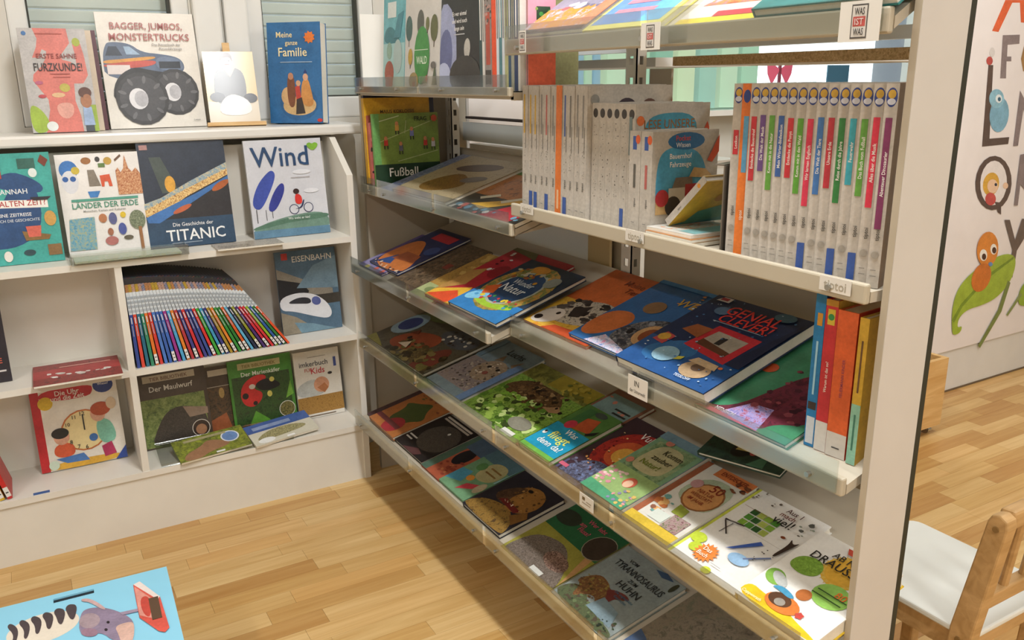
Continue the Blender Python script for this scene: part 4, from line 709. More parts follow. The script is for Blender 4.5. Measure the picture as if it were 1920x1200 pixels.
lie('L2', 'dark blue round-framed nature book lying at the shelf corner', (840, 565), (919, 613), (1005, 489), .0105, .012, '27384c', [('R', 0, 0, 1, .3, '2f7ab8'), ('P', [(0, .75), (.3, .95), (.8, .9), (1, .7), (1, 1), (0, 1)], '22303c'), ('E', .5, .52, .46, .46, photo(14, '8a6a2c', '4f7a4a', 'c9923c', '5a6a60')), ('P', [(.1, .3), (.12, .2), (.5, .12), (.9, .2), (.85, .28), (.5, .2)], '9fc43c'), ('E', .5, .52, .33, .34, 'a8b0a0'), ('E', .5, .52, .3, .31, '27466a'), ('P', [(.02, .22), (.2, .38), (.36, .3), (.3, .2), (.1, .12)], '7fc0e0'), ('P', [(.1, .4), (.25, .5), (.34, .34), (.2, .28)], 'd0602c'), ('B', .12, .2, .88, .32, 20, .035, ['c03a3c', '4f9ac8', 'e0c83c', '3f8a4a']), ('B', .1, .66, .9, .84, 24, .04, ['c9942c', '6a7a3c', '9a5a2c', 'b8b090']), ('E', .4, .88, .14, .07, 'c0842c'), ('E', .8, .75, .1, .1, '8a8f84'), ('T', 'Wunder', .5, .61, .08, 'c9d6dc', .36), ('T', 'Natur', .5, .49, .12, 'dfe8ec', .42)])
# --- N2
lie('N2', 'orange pets book with a spotted dog', (981, 598), (1076, 643), (1168, 502), 0, .008, 'cf6a34', [('R', 0, 0, 1, .45, photo(10, 'd9a83a', 'e0b84a', 'c9842c')), ('P', [(0, .12), (.1, .35), (.45, .55), (.8, .5), (.9, .3), (.6, .15), (.3, .12)], photo(40, '2f2b2a', 'c9c0b0', 'b5ab9a')), ('B', .1, .2, .85, .5, 34, .06, ['25201f', '3a3432', '5a524c']), ('P', [(.02, .05), (.06, .24), (.24, .3), (.36, .2), (.3, .08), (.14, .02)], 'ddd4ca'), ('E', .1, .1, .05, .04, '2a2220'), ('E', .24, .22, .025, .025, '2a1c14'), ('P', [(.3, .34), (.46, .44), (.5, .26), (.38, .22)], '2f2826'), ('P', [(.3, 0), (1, 0), (1, .12), (.4, .08)], 'c0502c'), ('T', 'Meine', .5, .86, .075, '8a3a1c', .5), ('T', 'Tiere', .6, .76, .07, '7a3018', .5)], ww=.27)
lie('N2', 'blue world book with a bird and an orange beak', (1066, 624), (1160, 668), (1264, 515), .0085, .01, '2f66a0', [('P', [(0, .1), (.0, .42), (.2, .5), (.35, .4), (.3, .2), (.15, .05)], 'c8703c'), ('P', [(.3, .1), (.35, .4), (.6, .55), (.95, .5), (1, .2), (.7, .05)], photo(24, '23262c', '5a5f68', '8f8a84')), ('B', .35, .1, .98, .5, 50, .035, ['1c1e24', '6a707a', '3a3e48', '9aa0a8']), ('E', .62, .3, .13, .14, 'c9a070'), ('E', .62, .3, .08, .09, '8a4a2c'), ('P', [(.2, 0), (.3, .14), (.6, .06), (.7, 0)], photo(30, '3f6ac0', 'dfe4f0', 'c98ab0')), ('E', .32, .62, .1, .09, '8a6a4a'), ('B', .4, .75, .95, .98, 20, .02, ['cfdce6', 'c98a4a']), ('R', 0, .95, 1, 1, '3f84c0'), ('T', 'WELT', .6, .78, .1, 'c9a040', .6)], ww=.3)
lie('N2', 'green human anatomy book partly under the clever book', (1302, 757), (1470, 836), (1490, 621), 0, .012, '3f8560', [('P', [(.02, .04), (.3, .1), (.42, .4), (.5, .62), (.75, .72), (1, .66), (1, .2), (.75, .12), (.7, .0), (.1, 0)], photo(12, '4a1c2c', '6f2c3c', '5a2434')), ('P', [(.25, .02), (.4, .2), (.62, .22), (.7, 0)], photo(30, '5f5aa0', 'a8a0d0', '9a4a60')), ('B', .4, .15, .98, .66, 50, .04, ['7a3444', '4a1c2c', '8f4450', '3a1626']), ('E', .86, .46, .07, .05, 'b5604a'), ('E', .86, .46, .03, .03, '2c1c20'), ('P', [(.4, .86), (.5, .97), (.9, .98), (1, .85), (1, .78)], 'a82c3c'), ('E', .15, .56, .08, .07, 'c8562c'), ('P', [(0, 0), (.1, .04), (.75, 0)], 'c9506a'), ('T', 'MENSCH', .3, .05, .03, 'e6dce0', .4)])
lie('N2', 'thick dark blue clever book with red title and a red picture frame', (1153, 666), (1302, 749), (1347, 552), .019, .026, '1d2f52', [('R', 0, 0, 1, .35, '22528c'), ('P', [(.1, .25), (.4, .45), (.6, .3), (.4, .1), (.15, .1)], '2f6aa0'), ('P', [(.35, .36), (.4, .66), (.86, .64), (.84, .3)], 'c02c38'), ('P', [(.42, .41), (.46, .6), (.79, .58), (.77, .37)], 'a8a090'), ('P', [(.42, .41), (.77, .37), (.775, .42), (.43, .48)], '5f3a26'), ('R', .56, .46, .62, .55, '2b2b2b'), ('P', [(.16, .5), (.22, .6), (.4, .6), (.38, .46)], '9a5a34'), ('P', [(.06, .3), (.1, .42), (.22, .4), (.2, .28)], 'b5484a'), ('E', .13, .36, .06, .05, 'c9a040'), ('E', .72, .16, .14, .1, 'b59a78'), ('E', .72, .19, .06, .05, '6a5444'), ('P', [(.58, .22), (.62, .28), (.84, .27), (.86, .21)], 'c9b08c'), ('P', [(.36, .18), (.52, .24), (.52, .2), (.38, .14)], 'c9c44a'), ('E', .25, .82, .08, .06, '54708c'), ('E', .78, .94, .1, .06, '3f6a80'), ('E', .35, .2, .12, .1, '8fb8cc'), ('P', [(.06, .92), (.1, .98), (.2, .98), (.2, .92)], 'd9d6d0'), ('R', .09, .935, .17, .97, 'b5303a'), ('B', .05, .05, .98, .98, 60, .012, ['8fb0cc', 'c9d6e0', '3f6a9a', '4f84b8']), ('E', .88, .25, .02, .015, 'd9703a'), ('P', [(.86, .3), (.98, .9), (1, .9), (1, .3)], '182440')] + [('T', 'GENIAL', .56, .85, .105, 'd9362c', .62), ('T', 'CLEVER!', .58, .74, .095, 'd9362c', .66), ('R', .3, .68, .8, .686, 'a8bccc'), ('T', 'TESSLOFF', .72, .05, .025, 'dfe8f0', .3)], spine='1a2a48')
for i, (y, t, c, h_, n_, items, si) in enumerate((
    (.862, .018, '1f7ab5', .255, 'bright blue', [('R', 0, 0, 1, 1, '1d3f7a')], [('R', .1, .02, .9, .2, 'c9cfd6'), ('R', .1, .25, .9, .3, '3a2c28'), ('R', .3, .8, .8, .88, 'c9902c'), ('R', .4, .35, .6, .7, '9fd0e8')]),
    (.842, .021, 'c22c34', .25, 'red', [('R', 0, 0, 1, 1, 'd0a83c')], [('R', 0, 0, 1, .2, 'd3d0ca'), ('R', .2, .84, .8, .94, 'd0b83c'), ('E', .5, .89, .25, .25, '2f8a4a'), ('R', 0, .96, 1, 1, 'c9962c'), ('T', 'Warum ist das so?', .5, .5, .02, 'f0e6e0', .5, 1)]),
    (.819, .034, 'd9602c', .238, 'orange', [('R', 0, 0, 1, 1, 'c03c28'), ('R', .1, .55, .9, .7, '8a2c24'), ('P', [(.1, .78), (.8, .9), (.8, .84), (.1, .72)], '2c3060'), ('R', 0, .4, 1, .44, '9a2c20')], [('R', 0, 0, 1, .17, 'cfcac2'), ('T', 'FEUERMANN KINDER', .5, .55, .02, '8a3a5a', .6, 1), ('R', .3, .06, .7, .07, '555')]),
    (.7795, .015, 'd0a838', .235, 'yellow and mint', [], [('R', 0, 0, 1, .42, '8fc4ac'), ('R', .4, .5, .6, .85, '6a4a2c'), ('R', .4, .1, .6, .35, '3f7a66')]))):
    book('upright %s book at the near end of the third shelf' % n_, .15, h_, t, spineX(1.05, y, .8205, R_(6)), c, items, spine=c, spine_items=si)

# --- L3 far and near
lie('L3', 'dark green nature magazine at the far end of the third shelf', (692, 638), (712, 652), (800, 582), 0, .006, photo(24, '3a3c2c', '5a5a40', '6f6a48'), [('R', 0, .75, 1, 1, 'b59a50')], soft=True, name='magazine', cat='magazine')
lie('L3', 'brown forest animal book with a fox and a blue oval', (688, 631), (783, 706), (806, 582), .001, .012, photo(14, '4a3f30', '5f5a4a', '55503c'), [('P', [(.1, .1), (.08, .45), (0, .6), (0, .05)], '4a4438'), ('P', [(0, .8), (.1, 1), (.5, 1), (.3, .85)], '6a7a44'), ('P', [(.2, .2), (.3, .55), (.6, .7), (.7, .5), (.6, .2), (.35, .08)], '9a4a2c'), ('P', [(.55, .1), (.6, .4), (.9, .4), (1, .15), (.9, 0)], photo(40, '4a3a20', '7a6a40')), ('E', .85, .22, .1, .18, '7a3a2c'), ('P', [(.5, .7), (.6, .95), (.95, .95), (1, .7), (.8, .55)], '55585c'), ('E', .12, .6, .14, .16, '8fa8b5'), ('E', .12, .6, .1, .1, '2f3f78'), ('P', [(.0, .15), (.2, .06), (.3, .0), (0, 0)], '8a8434'), ('B', .35, .0, .98, .4, 60, .04, ['5a4a28', '8a7a48', '3a3018', '6f6a34']), ('B', .6, .62, 1, .9, 24, .02, ['cfc8b8', '3a2c20']), ('P', [(.28, .46), (.32, .6), (.38, .5)], '6a2f1c'), ('E', .36, .38, .02, .02, '1c1410'), ('P', [(.36, .2), (.44, .34), (.5, .2)], 'd9c8b0')])
lie('L3', 'grey-blue lynx book on the third shelf', (799, 708), (854, 756), (955, 640), .0, .014, '7f929a', [('R', .0, .12, 1, .6, photo(20, '7a6f72', '9a8f8c', '8a7c74')), ('E', .6, .5, .28, .25, 'a8947c'), ('P', [(.4, .66), (.45, .8), (.55, .7)], '8a745c'), ('P', [(.75, .7), (.86, .82), (.86, .66)], '8a745c'), ('B', .05, .14, .84, .6, 60, .03, ['6a5f58', 'b5a898', '57504c']), ('B', .4, .38, .8, .66, 30, .025, ['8a7056', 'c4ae90', 'e0d4c0']), ('E', .52, .55, .035, .03, '2a2420'), ('E', .72, .56, .035, .03, '2a2420'), ('E', .62, .45, .05, .04, '9a5a50'), ('R', .85, 0, 1, .75, '6f8cb5'), ('R', 0, .62, .12, 1, '6a8494'), ('T', 'Luchs', .6, .86, .1, '16181c', .7)])
lie('L3', 'green garden animal book with a hedgehog', (860, 758), (965, 831), (1020, 683), 0, .014, photo(20, '3a5a24', '6a8f34', '8fb550', '4a5a2c'), [('P', [(.0, .5), (.2, .75), (.6, .8), (.9, .6), (.8, .42), (.3, .42)], photo(50, '4a3420', '6f5434')), ('R', 0, .75, 1, 1, photo(10, '6a6a30', '8f8f44')), ('P', [(.4, .78), (.4, 1), (1, 1), (1, .8)], '9c8a2c'), ('B', .03, .0, .97, .5, 120, .05, ['7fae3c', 'a5c95a', '4a6a24', '5f8a30', 'c4d98a', '3a4a20']), ('B', .25, .5, .8, .75, 60, .03, ['4a3420', '7a5c3a', '2f2214', '9a7c54']), ('P', [(.72, .5), (.84, .6), (.94, .54), (.84, .48)], 'a8845c'), ('E', .93, .54, .02, .02, '1c1410'), ('E', .84, .57, .015, .015, '1c1410'), ('E', .78, .2, .15, .08, '8a8878'), ('B', .6, .76, .98, .97, 24, .04, ['b5a03c', '6a6a28']), ('R', .72, .02, .9, .08, 'e2e2da')])
lie('L3', 'light blue bird book with red border under the bird guide', (958, 826), (1040, 880), (1112, 706), .0, .012, '8a5a44', [('R', .06, .04, .94, .94, '7f9a96'), ('B', .1, .4, .9, .9, 14, .05, ['a83a3c', '4a5a4a', 'c9806a']), ('R', .5, .78, .9, .8, '2a2c2a'), ('R', .55, .73, .9, .75, '2a2c2a'), ('E', .7, .55, .14, .08, '4a4c48')], ww=.17)
lie('L3', 'bird guide with blue foot and green top lying on the bird book', (966, 832), (1021, 871), (1074, 746), .0125, .014, '4f7a3a', [('R', 0, 0, 1, .08, '6fae4a'), ('R', 0, .08, 1, .55, '1f94b8'), ('P', [(.3, .55), (.4, .8), (.7, .85), (.85, .6)], 'b5522c'), ('R', .15, .62, .4, .95, '3a6a3a'), ('E', .55, .92, .16, .08, '3f4a44'), ('E', .3, .6, .13, .13, 'c03448'), ('T', 'Was', .62, .48, .085, 'f0f4f2', .4), ('T', 'fliegt', .54, .355, .13, 'dfe06a', .62), ('T', 'denn da?', .55, .21, .09, 'f0f4f2', .8), ('E', .12, .32, .05, .05, 'e6e6e0'), ('E', .12, .34, .03, .03, '2a2420'), ('P', [(.8, .58), (.98, .7), (.98, .62), (.85, .55)], '1c1c1c')])
lie('N3', 'dark volcano book with a glowing eruption', (1021, 873), (1085, 922), (1187, 780), 0, .012, '3c2630', [('P', [(.2, .3), (.1, .6), (.3, .85), (.75, .9), (.95, .7), (.9, .4), (.6, .25)], photo(14, '8a2428', 'b5342c', '6f2028')), ('E', .55, .55, .26, .26, 'c85a34'), ('E', .55, .53, .15, .15, 'e0a84a'), ('P', [(.1, .05), (.3, .35), (.7, .35), (1, .2), (1, 0), (.2, 0)], photo(30, '35303c', '55566a', '6a7aa0')), ('R', .06, .03, .1, .2, '4a4a6a'), ('B', .15, .2, .95, .8, 50, .022, ['e6a868', 'd9602c', 'f0d090', '4a1c1c']), ('B', .1, .0, 1, .25, 40, .03, ['2a2630', '6a6a80', '484456']), ('R', .04, .1, .2, .14, 'c05a72'), ('T', 'Vulkane', .66, .83, .085, 'eeeae4', .62), ('T', 'Erde', .8, .75, .06, 'eeeae4', .3)], ww=.2)
lie('N3', 'green nature-spell book with a floral frame', (1085, 907), (1153, 963), (1246, 809), .0, .02, '7a94a0', [('R', 0, 0, 1, .9, '7aa07c'), ('R', 0, 0, 1, .42, '94b070'), ('P', [(.1, .42), (.1, .86), (.9, .88), (.92, .42)], photo(20, '55754f', '7a946a', '8fa078')), ('P', [(.2, .46), (.16, .6), (.22, .82), (.5, .86), (.78, .82), (.84, .62), (.8, .47), (.5, .44)], 'b5ae84'), ('B', .02, .08, .4, .36, 26, .05, ['e0b0b0', 'e6c4c0', 'c98a94']), ('P', [(0, 0), (1, 0), (1, .08), (0, .12)], '4f9a72'), ('E', .6, .28, .12, .12, 'c8624a'), ('E', .6, .26, .08, .09, 'e0b89a'), ('B', .6, .03, .95, .2, 16, .04, ['8a86a8', 'd99a9a', 'd9b86a']), ('E', .3, .88, .08, .07, 'c9806a'), ('E', .12, .5, .07, .07, 'c9806a'), ('T', 'Komm', .62, .76, .07, '3a3a22', .4), ('T', 'zauber', .56, .66, .065, '3a3a22', .46), ('T', 'Natur!', .48, .56, .065, '6a7a22', .46), ('R', 0, .9, 1, 1, '71909e')])
lie('N3', 'white activity book with a wooden slice and the number 50', (1153, 963), (1240, 1030), (1326, 868), .001, .022, 'd5d2c8', [('R', 0, 0, .12, 1, '9a5a3c'), ('R', 0, 0, 1, .12, 'd0b23c'), ('R', .3, .88, 1, 1, 'd07a44'), ('P', [(.14, .5), (.3, .85), (.9, .86), (.95, .5), (.7, .42)], 'a8b59a'), ('E', .6, .6, .32, .32, '8a5a34'), ('E', .6, .6, .29, .29, 'c08a54'), ('B', .16, .16, .45, .42, 14, .07, ['b56a3c', '6fa09a', '8a5a44', 'd9a86a']), ('P', [(.5, .3), (.48, .42), (.7, .4), (.72, .3)], '8f9a3c'), ('P', [(.6, .12), (.6, .3), (.92, .3), (.92, .12)], photo(40, '6a3a3c', 'b59a9a', '5a6a3a')), ('R', .3, .14, .58, .26, 'cfd6cc'), ('B', .75, .8, 1, .92, 10, .05, ['4a2c24', '7a4a30']), ('E', .3, .7, .1, .1, 'b58a8a'), ('T', '50', .66, .74, .1, '7a2c1c', .3), ('T', 'NATUR', .58, .65, .045, '8a3a20', .3), ('T', 'WERKSTATT', .58, .59, .04, '8a3a20', .4), ('T', 'IM JAHR', .58, .53, .04, '8a3a20', .3), ('T', 'ENTDECKER', .66, .94, .05, '7a2c1c', .5)])
lie('N3', 'white drawing book with orange badge and viel title', (1240, 1034), (1364, 1125), (1414, 921), .0, .016, 'e6e4de', [('R', 0, 0, .04, 1, 'c4cc4a'), ('B', .25, .62, .6, .85, 0, .05, ['6fa03c'])] + [('R', .22 + .1 * (k % 4), .58 + .07 * (k // 4), .31 + .1 * (k % 4), .64 + .07 * (k // 4), ['7fa83c', '4f8a34', '2f5a2c', 'a8b858'][(k * 5 + k // 4) % 4]) for k in range(12)] + [('P', [(.2, .4), (.22, .54), (.23, .54), (.21, .4)], '3a3230'), ('P', [(.1, .55), (.35, .58), (.35, .565), (.1, .535)], '3a3230'), ('P', [(.12, .54), (.3, .42), (.29, .41), (.11, .53)], '3a3230'), ('E', .12, .25, .1, .08, 'b9cc3c'), ('E', .2, .16, .08, .07, 'b9cc3c'), ('E', .55, .03, .06, .05, 'c4d03c'), ('S', .36, .16, .15, 16, 'e0843c'), ('P', [(.45, .3), (.52, .33), (.72, .5), (.66, .52)], '3f5fae'), ('E', .68, .27, .13, .08, '94b8d8'), ('P', [(.7, .3), (.9, .44), (.92, .43), (.72, .29)], '6a7aa0'), ('B', .75, .3, .98, .5, 10, .012, ['4a4440']), ('P', [(.88, .46), (.9, .62), (.86, .7), (.93, .64), (.98, .7), (.95, .6), (.92, .46)], '3a2c26'), ('E', .78, .66, .03, .02, '7a3a1c'), ('R', .1, .76, .5, .763, '8a3a2c'), ('R', .1, .545, .9, .548, 'b5b0a4'), ('B', .05, .85, .5, .98, 8, .02, ['6a5f54', '8a8478']), ('T', 'Aus 1', .62, .92, .05, '4a2020', .3), ('T', 'mach', .6, .86, .05, '6a2a2a', .25), ('T', 'viel!', .62, .79, .085, '1c1a1a', .4), ('B', .75, .74, .98, .9, 8, .03, ['8a9484', '5a5a54']), ('T', 'Das', .36, .19, .04, 'f4ead8', .2), ('T', 'Buch', .36, .13, .04, 'f4ead8', .2), ('R', .52, .1, .66, .105, '999')])
lie('N3', 'thick white outdoor book with yellow border and sun', (1366, 1118), (1508, 1222), (1540, 1008), .0, .026, 'e9e7e0', [('P', [(0, 0), (1, 0), (1, .04), (.6, .1), (.5, .16), (.25, .14), (0, .17)], 'e6c01e'), ('E', .6, .72, .24, .24, 'd9ac3c'), ('S', .6, .72, .26, 22, 'd9b85a'), ('E', .6, .72, .2, .2, 'd9a83a'), ('P', [(.08, .52), (.1, .66), (.28, .72), (.42, .66), (.44, .54), (.28, .48)], photo(60, '6a8f34', '83a844')), ('E', .14, .34, .13, .1, '7fae4a', -.5), ('E', .2, .34, .13, .06, 'b9bcb8', -.5), ('E', .72, .45, .2, .17, '8fc05a'), ('E', .52, .33, .08, .08, 'b56a34'), ('E', .45, .15, .2, .12, 'd97a34'), ('E', .4, .17, .13, .09, '5a3a24'), ('E', .42, .15, .06, .05, '9a948a'), ('P', [(.2, .24), (.3, .3), (.5, .26), (.46, .22), (.3, .24)], '4a9ac0'), ('S', .68, .14, .05, 5, 'c0453c'), ('P', [(.4, .96), (.95, .97), (.95, .91), (.45, .9)], 'c8503c'), ('T', 'AB NACH', .6, .83, .065, '3a3428', .56), ('T', 'DRAUSSEN!', .56, .735, .085, '26221c', .78), ('T', '80', .8, .49, .07, 'd9702c', .2), ('R', .56, .45, .9, .46, '2c4a24'), ('R', .54, .4, .88, .41, '2c4a24'), ('T', 'Coppenrath', .16, .06, .03, 'f6efc8', .25)], spine='e0bc2c', back='e0bc2c')
lie('N3', 'dark green butterfly book at the back of the third shelf', (1307, 846), (1436, 918), (1352, 804), .06, .01, photo(8, '22342c', '2f4a3c', '1c2c26'), [('P', [(.3, .2), (.35, .7), (.55, .6), (.6, .3), (.45, .1)], '15171a'), ('P', [(.36, .3), (.4, .62), (.5, .55), (.52, .32)], 'c9b86a'), ('P', [(.6, .35), (.65, .8), (.9, .9), (.85, .5)], '15171a'), ('P', [(.66, .45), (.7, .74), (.84, .8), (.8, .52)], 'cdbc70'), ('E', .58, .3, .04, .04, 'b5504a'), ('P', [(.6, 0), (.7, .25), (.78, .2), (.8, 0)], '4f8066')], hh=.13, turned=True)

# --- L4 far and near
lie('L4', 'dark purple snake book at the far end of the bottom shelf', (688, 775), (720, 806), (800, 734), 0, .006, photo(14, '3a2628', '55383a', '2f2022'))
lie('L4', 'orange autumn book with a green leaf on the bottom shelf', (692, 781), (735, 821), (822, 743), .0065, .012, 'b5703a', [('P', [(.3, .15), (.25, .5), (.1, .6), (.35, .7), (.6, .85), (.7, .65), (.95, .5), (.75, .35), (.7, .2)], '4a5a2c'), ('E', .6, .16, .22, .2, 'a82f38'), ('R', .0, .12, .8, .2, '7a3a3c'), ('B', .1, .7, .9, .95, 8, .06, ['8a4a2c', '6a6a34'])])
lie('L4', 'black book with a grey mole-like animal on the bottom shelf', (735, 818), (787, 868), (843, 776), .0, .012, '1f1a1b', [('E', .6, .5, .42, .34, photo(60, '3f3a34', '55504a')), ('E', .62, .68, .03, .03, 'd9d6cc'), ('R', .05, .25, .3, .28, 'c9c6c0'), ('R', .05, .18, .25, .21, 'c9c6c0'), ('R', .1, .92, .9, .96, 'c9bfb0'), ('R', .1, .86, .9, .9, 'b5ab9c'), ('P', [(.3, 0), (.6, .15), (.8, .1), (.7, 0)], '5a3838')])
lie('L4', 'red-brown picture book with children beside the mole book', (789, 870), (822, 900), (905, 822), .0, .008, 'a8563c', [('R', 0, 0, .3, 1, '4f6a5a'), ('E', .6, .55, .25, .35, '1c1a22'), ('R', .2, .7, 1, 1, '4a5f74'), ('B', .3, .1, .9, .45, 14, .08, ['8a3a2c', 'c07a50'])])
lie('L4', 'green and blue fairy book with a cream cloud title', (817, 893), (867, 940), (931, 841), .001, .01, '6f9a74', [('P', [(.0, .1), (0, .4), (.3, .45), (.4, .2)], '4a94b0'), ('R', 0, .75, 1, 1, '4f6f7a'), ('P', [(.4, .4), (.35, .75), (.6, .85), (.9, .8), (.95, .5), (.7, .38)], 'b0a878'), ('P', [(.5, .06), (.55, .24), (.8, .34), (.8, .22)], 'c0404c'), ('E', .45, .34, .1, .08, 'd9923c'), ('E', .9, .3, .1, .16, 'b5a88a'), ('E', .3, .6, .12, .12, '55864f'), ('R', .5, .66, .85, .69, '8a6a3a'), ('R', .5, .56, .85, .59, '8a6a3a'), ('P', [(.95, .5), (1, .9), (1, .5)], '8fb5b8')])
lie('L4', 'dark dinosaur book with a roaring brown head', (867, 942), (933, 1004), (999, 893), .0, .014, '24222c', [('P', [(0, .12), (.15, .3), (.6, .4), (.9, .25), (1, .1), (1, 0), (0, 0)], photo(24, '6a4a24', '9a7a3c', '4a3620')), ('E', .62, .62, .3, .28, '9a6c34'), ('P', [(.1, .4), (.3, .75), (.5, .8), (.4, .5), (.6, .35)], photo(30, '3a2820', '57402c')), ('P', [(.3, .4), (.75, .36), (.8, .44), (.4, .48)], '6a1c1c'), ('B', .34, .43, .78, .46, 10, .015, ['e6dcc0']), ('P', [(.75, .3), (.9, .5), (1, .42), (.95, .2)], '7a5428'), ('B', .35, .45, .9, .85, 40, .025, ['7a5428', 'b58a4c', '5a3c1c']), ('E', .52, .78, .05, .03, '1c1410')])
lie('N4', 'green book with a furry animal photo on the bottom shelf', (935, 1025), (1030, 1107), (1081, 950), .0, .012, '95903c', [('P', [(.5, .0), (.5, 1), (1, 1), (1, 0)], '95903c'), ('P', [(0, .58), (1, .55), (1, 1), (0, 1)], '24603a'), ('P', [(.02, .05), (.1, .4), (.4, .5), (.62, .48), (.85, .3), (1, .1), (1, 0), (.1, 0)], photo(80, '4a403a', '6f645a', '857a70')), ('P', [(.45, .25), (.55, .42), (.85, .36), (.9, .22), (.7, .15)], photo(60, '4a3028', '9a7f70')), ('P', [(.85, .55), (.95, .56), (1, .3), (1, .1)], 'b58a58'), ('E', .85, .72, .2, .2, '94907c'), ('E', .85, .72, .19, .19, '3a3028'), ('E', .15, .8, .2, .12, '2a3428'), ('R', .55, .02, .75, .09, 'cfcfc8'), ('T', 'Wer lebt', .55, .92, .06, 'c9506a', .5), ('T', 'am', .4, .84, .06, 'c9506a', .3), ('T', 'Fluss?', .5, .77, .06, 'c9506a', .4)])
lie('N4', 'grey-blue dinosaur book about tyrannosaurus and hen', (1031, 1111), (1122, 1208), (1174, 1023), .0, .014, '8a9492', [('P', [(0, 0), (0, .2), (.2, .3), (.5, .14), (1, .1), (1, 0)], photo(24, '3f4a34', '5f6a4a', '4a3f34')), ('P', [(.02, .3), (.15, .52), (.35, .5), (.45, .44), (.6, .5), (.72, .46), (.62, .4), (.5, .36), (.5, .2), (.42, .28), (.3, .24), (.2, .1), (.14, .28)], photo(40, '5a4a28', '7a4a34', '8a7a40')), ('B', .06, .22, .45, .5, 30, .025, ['4a3c20', '8f8040', '6a4a30']), ('P', [(.4, .44), (.62, .52), (.76, .48), (.6, .42), (.58, .28), (.5, .36)], '6f3430'), ('B', .0, .0, .95, .2, 40, .03, ['3a4a30', '6a7a54', '574a3c']), ('P', [(.45, .14), (.5, .34), (.8, .3), (.9, .12)], '7f949c'), ('P', [(.55, .96), (.7, 1), (.85, .96), (.7, .92)], '3a5270'), ('E', .92, .9, .03, .08, '3a3c2c'), ('T', 'VOM', .3, .86, .045, '25282a', .2), ('T', 'TYRANNOSAURUS', .52, .76, .085, '22262a', .8), ('T', 'ZUM', .55, .66, .045, '25282a', .2), ('T', 'HUHN', .6, .57, .085, '22262a', .36), ('T', 'Die unglaubliche', .66, .47, .03, '3f6a80', .4), ('T', 'Geschichte', .66, .42, .03, '3f6a80', .3), ('B', .75, .05, .95, .16, 10, .015, ['2a3428'])])
lie('N4', 'grey-brown elephant book cut by the picture edge', (1135, 1222), (1240, 1330), (1312, 1105), .0, .012, photo(8, '6f6658', '857a68', '6a6a58'), [('P', [(0, 0), (0, .3), (.2, .25), (.25, 0)], '4a5f80'), ('P', [(.2, .0), (.15, .5), (.4, .8), (.8, .85), (1, .6), (1, 0)], photo(14, '70685a', '8a8070', '5f5a4c'))])
lie('N4', 'dark brown wildlife book in the near corner of the bottom shelf', (1260, 1340), (1350, 1430), (1425, 1205), .0, .012, photo(8, '4a4438', '6a6250', '3a3a30'))

# --- NT: flat books on the top shelf of the near bay
lie('NT', 'orange and lilac space magazine on the top near shelf', (972, 64), (1083, 58), (1056, 2), 0, .012, '9a96ac', [('R', 0, 0, 1, .35, photo(12, 'e0a03c', 'd98a34', 'c9c0d8')), ('B', .1, .3, .9, .9, 20, .08, ['cfcbe0', '7a7690', 'e6e4f0', 'd96a6a']), ('R', .8, .1, 1, 1, 'e08a6a'), ('R', 0, 0, 1, .05, '2f2a2c')], hh=.28)
lie('NT', 'light blue book with yellow border on the top near shelf', (1091, 58), (1228, 49), (1160, 3), 0, .012, 'e6dc7a', [('R', .04, .06, .94, 1, '6f9ad6'), ('R', .65, .06, .94, 1, '6fb8e6'), ('R', .18, .2, .7, .25, 'd98a9c'), ('R', .2, .32, .8, .37, 'd98a9c')], hh=.28)
lie('NT', 'white and red book with yellow lower edge on the top near shelf', (1247, 60), (1400, 50), (1310, 0), 0, .012, 'e6ded6', [('R', 0, 0, 1, .06, 'e6c83c'), ('P', [(.1, .2), (.5, .6), (1, .7), (1, .2)], photo(9, 'c9504a', 'e0a03c', 'b56a94', 'e9e0e0')), ('E', .35, .6, .15, .2, 'e0a890'), ('R', .4, .06, 1, .12, 'c83a4a')], hh=.28)
lie('NT', 'large teal atlas with an orange line on the top near shelf', (1386, 36), (1652, 15), (1425, 0), .0125, .014, '2f8080', [('R', .1, .2, 1, .26, 'e0b87c'), ('R', .12, .3, .95, .9, '2a8a8c'), ('B', .1, .35, .95, .9, 26, .04, ['4aa0a8', '8fc4e0', 'c9a07c', 'dfe8e6']), ('R', .04, .1, .1, .95, '7fb8b4'), ('B', .85, .1, .97, .95, 30, .02, ['8fc8c8', 'bfe0dc'])], hh=.3)

# --- shelf labels
def card(label, c, w_, h_, items, ang=0, name='shelf_label'):
    r = empty(name, frame(Vector(c), Vector((0, -1, 0)), Vector((0, 0, 1)), Vector((-1, 0, 0))), label=label, cat='label')
    q = MB(); q.box((-w_ / 2, -h_ / 2, 0), (w_ / 2, h_ / 2, .001), mat('dcd8cf', .4)); cd = q.build('card', r)
    art, let = MB(), MB(); draw(items, w_, h_, lambda x, y, z: (x - w_ / 2, y - h_ / 2, .001 + z), art, let)
    if art.f: art.build('print', cd, flat=True)
    if let.f: let.build('lettering', cd, flat=True)
WIW = [('R', .1, .08, .9, .92, '55504c'), ('R', .15, .12, .85, .88, 'cfcac2'), ('R', .2, .38, .8, .62, 'b9534c'), ('T', 'WAS', .5, .75, .17, '33302e', .6), ('T', 'IST', .5, .5, .16, 'e0c8c4', .4), ('T', 'WAS', .5, .25, .17, '33302e', .6)]
for p, w_, h_, lb in (((980, 78), .026, .044, 'left'), ((1220, 68), .05, .044, 'middle'), ((1612, 40), .062, .05, 'right')):
    c = aX(p, .965)
    card('%s card with a small red and grey logo on the top shelf front' % lb, c, w_, h_, [(i[0], .5 + (i[1] - .5) * (h_ / w_) * .62, i[2], .5 + (i[3] - .5) * (h_ / w_) * .62, i[4], i[5]) if i[0] == 'R' else i[:6] + (.3 * h_ / w_,) for i in WIW])
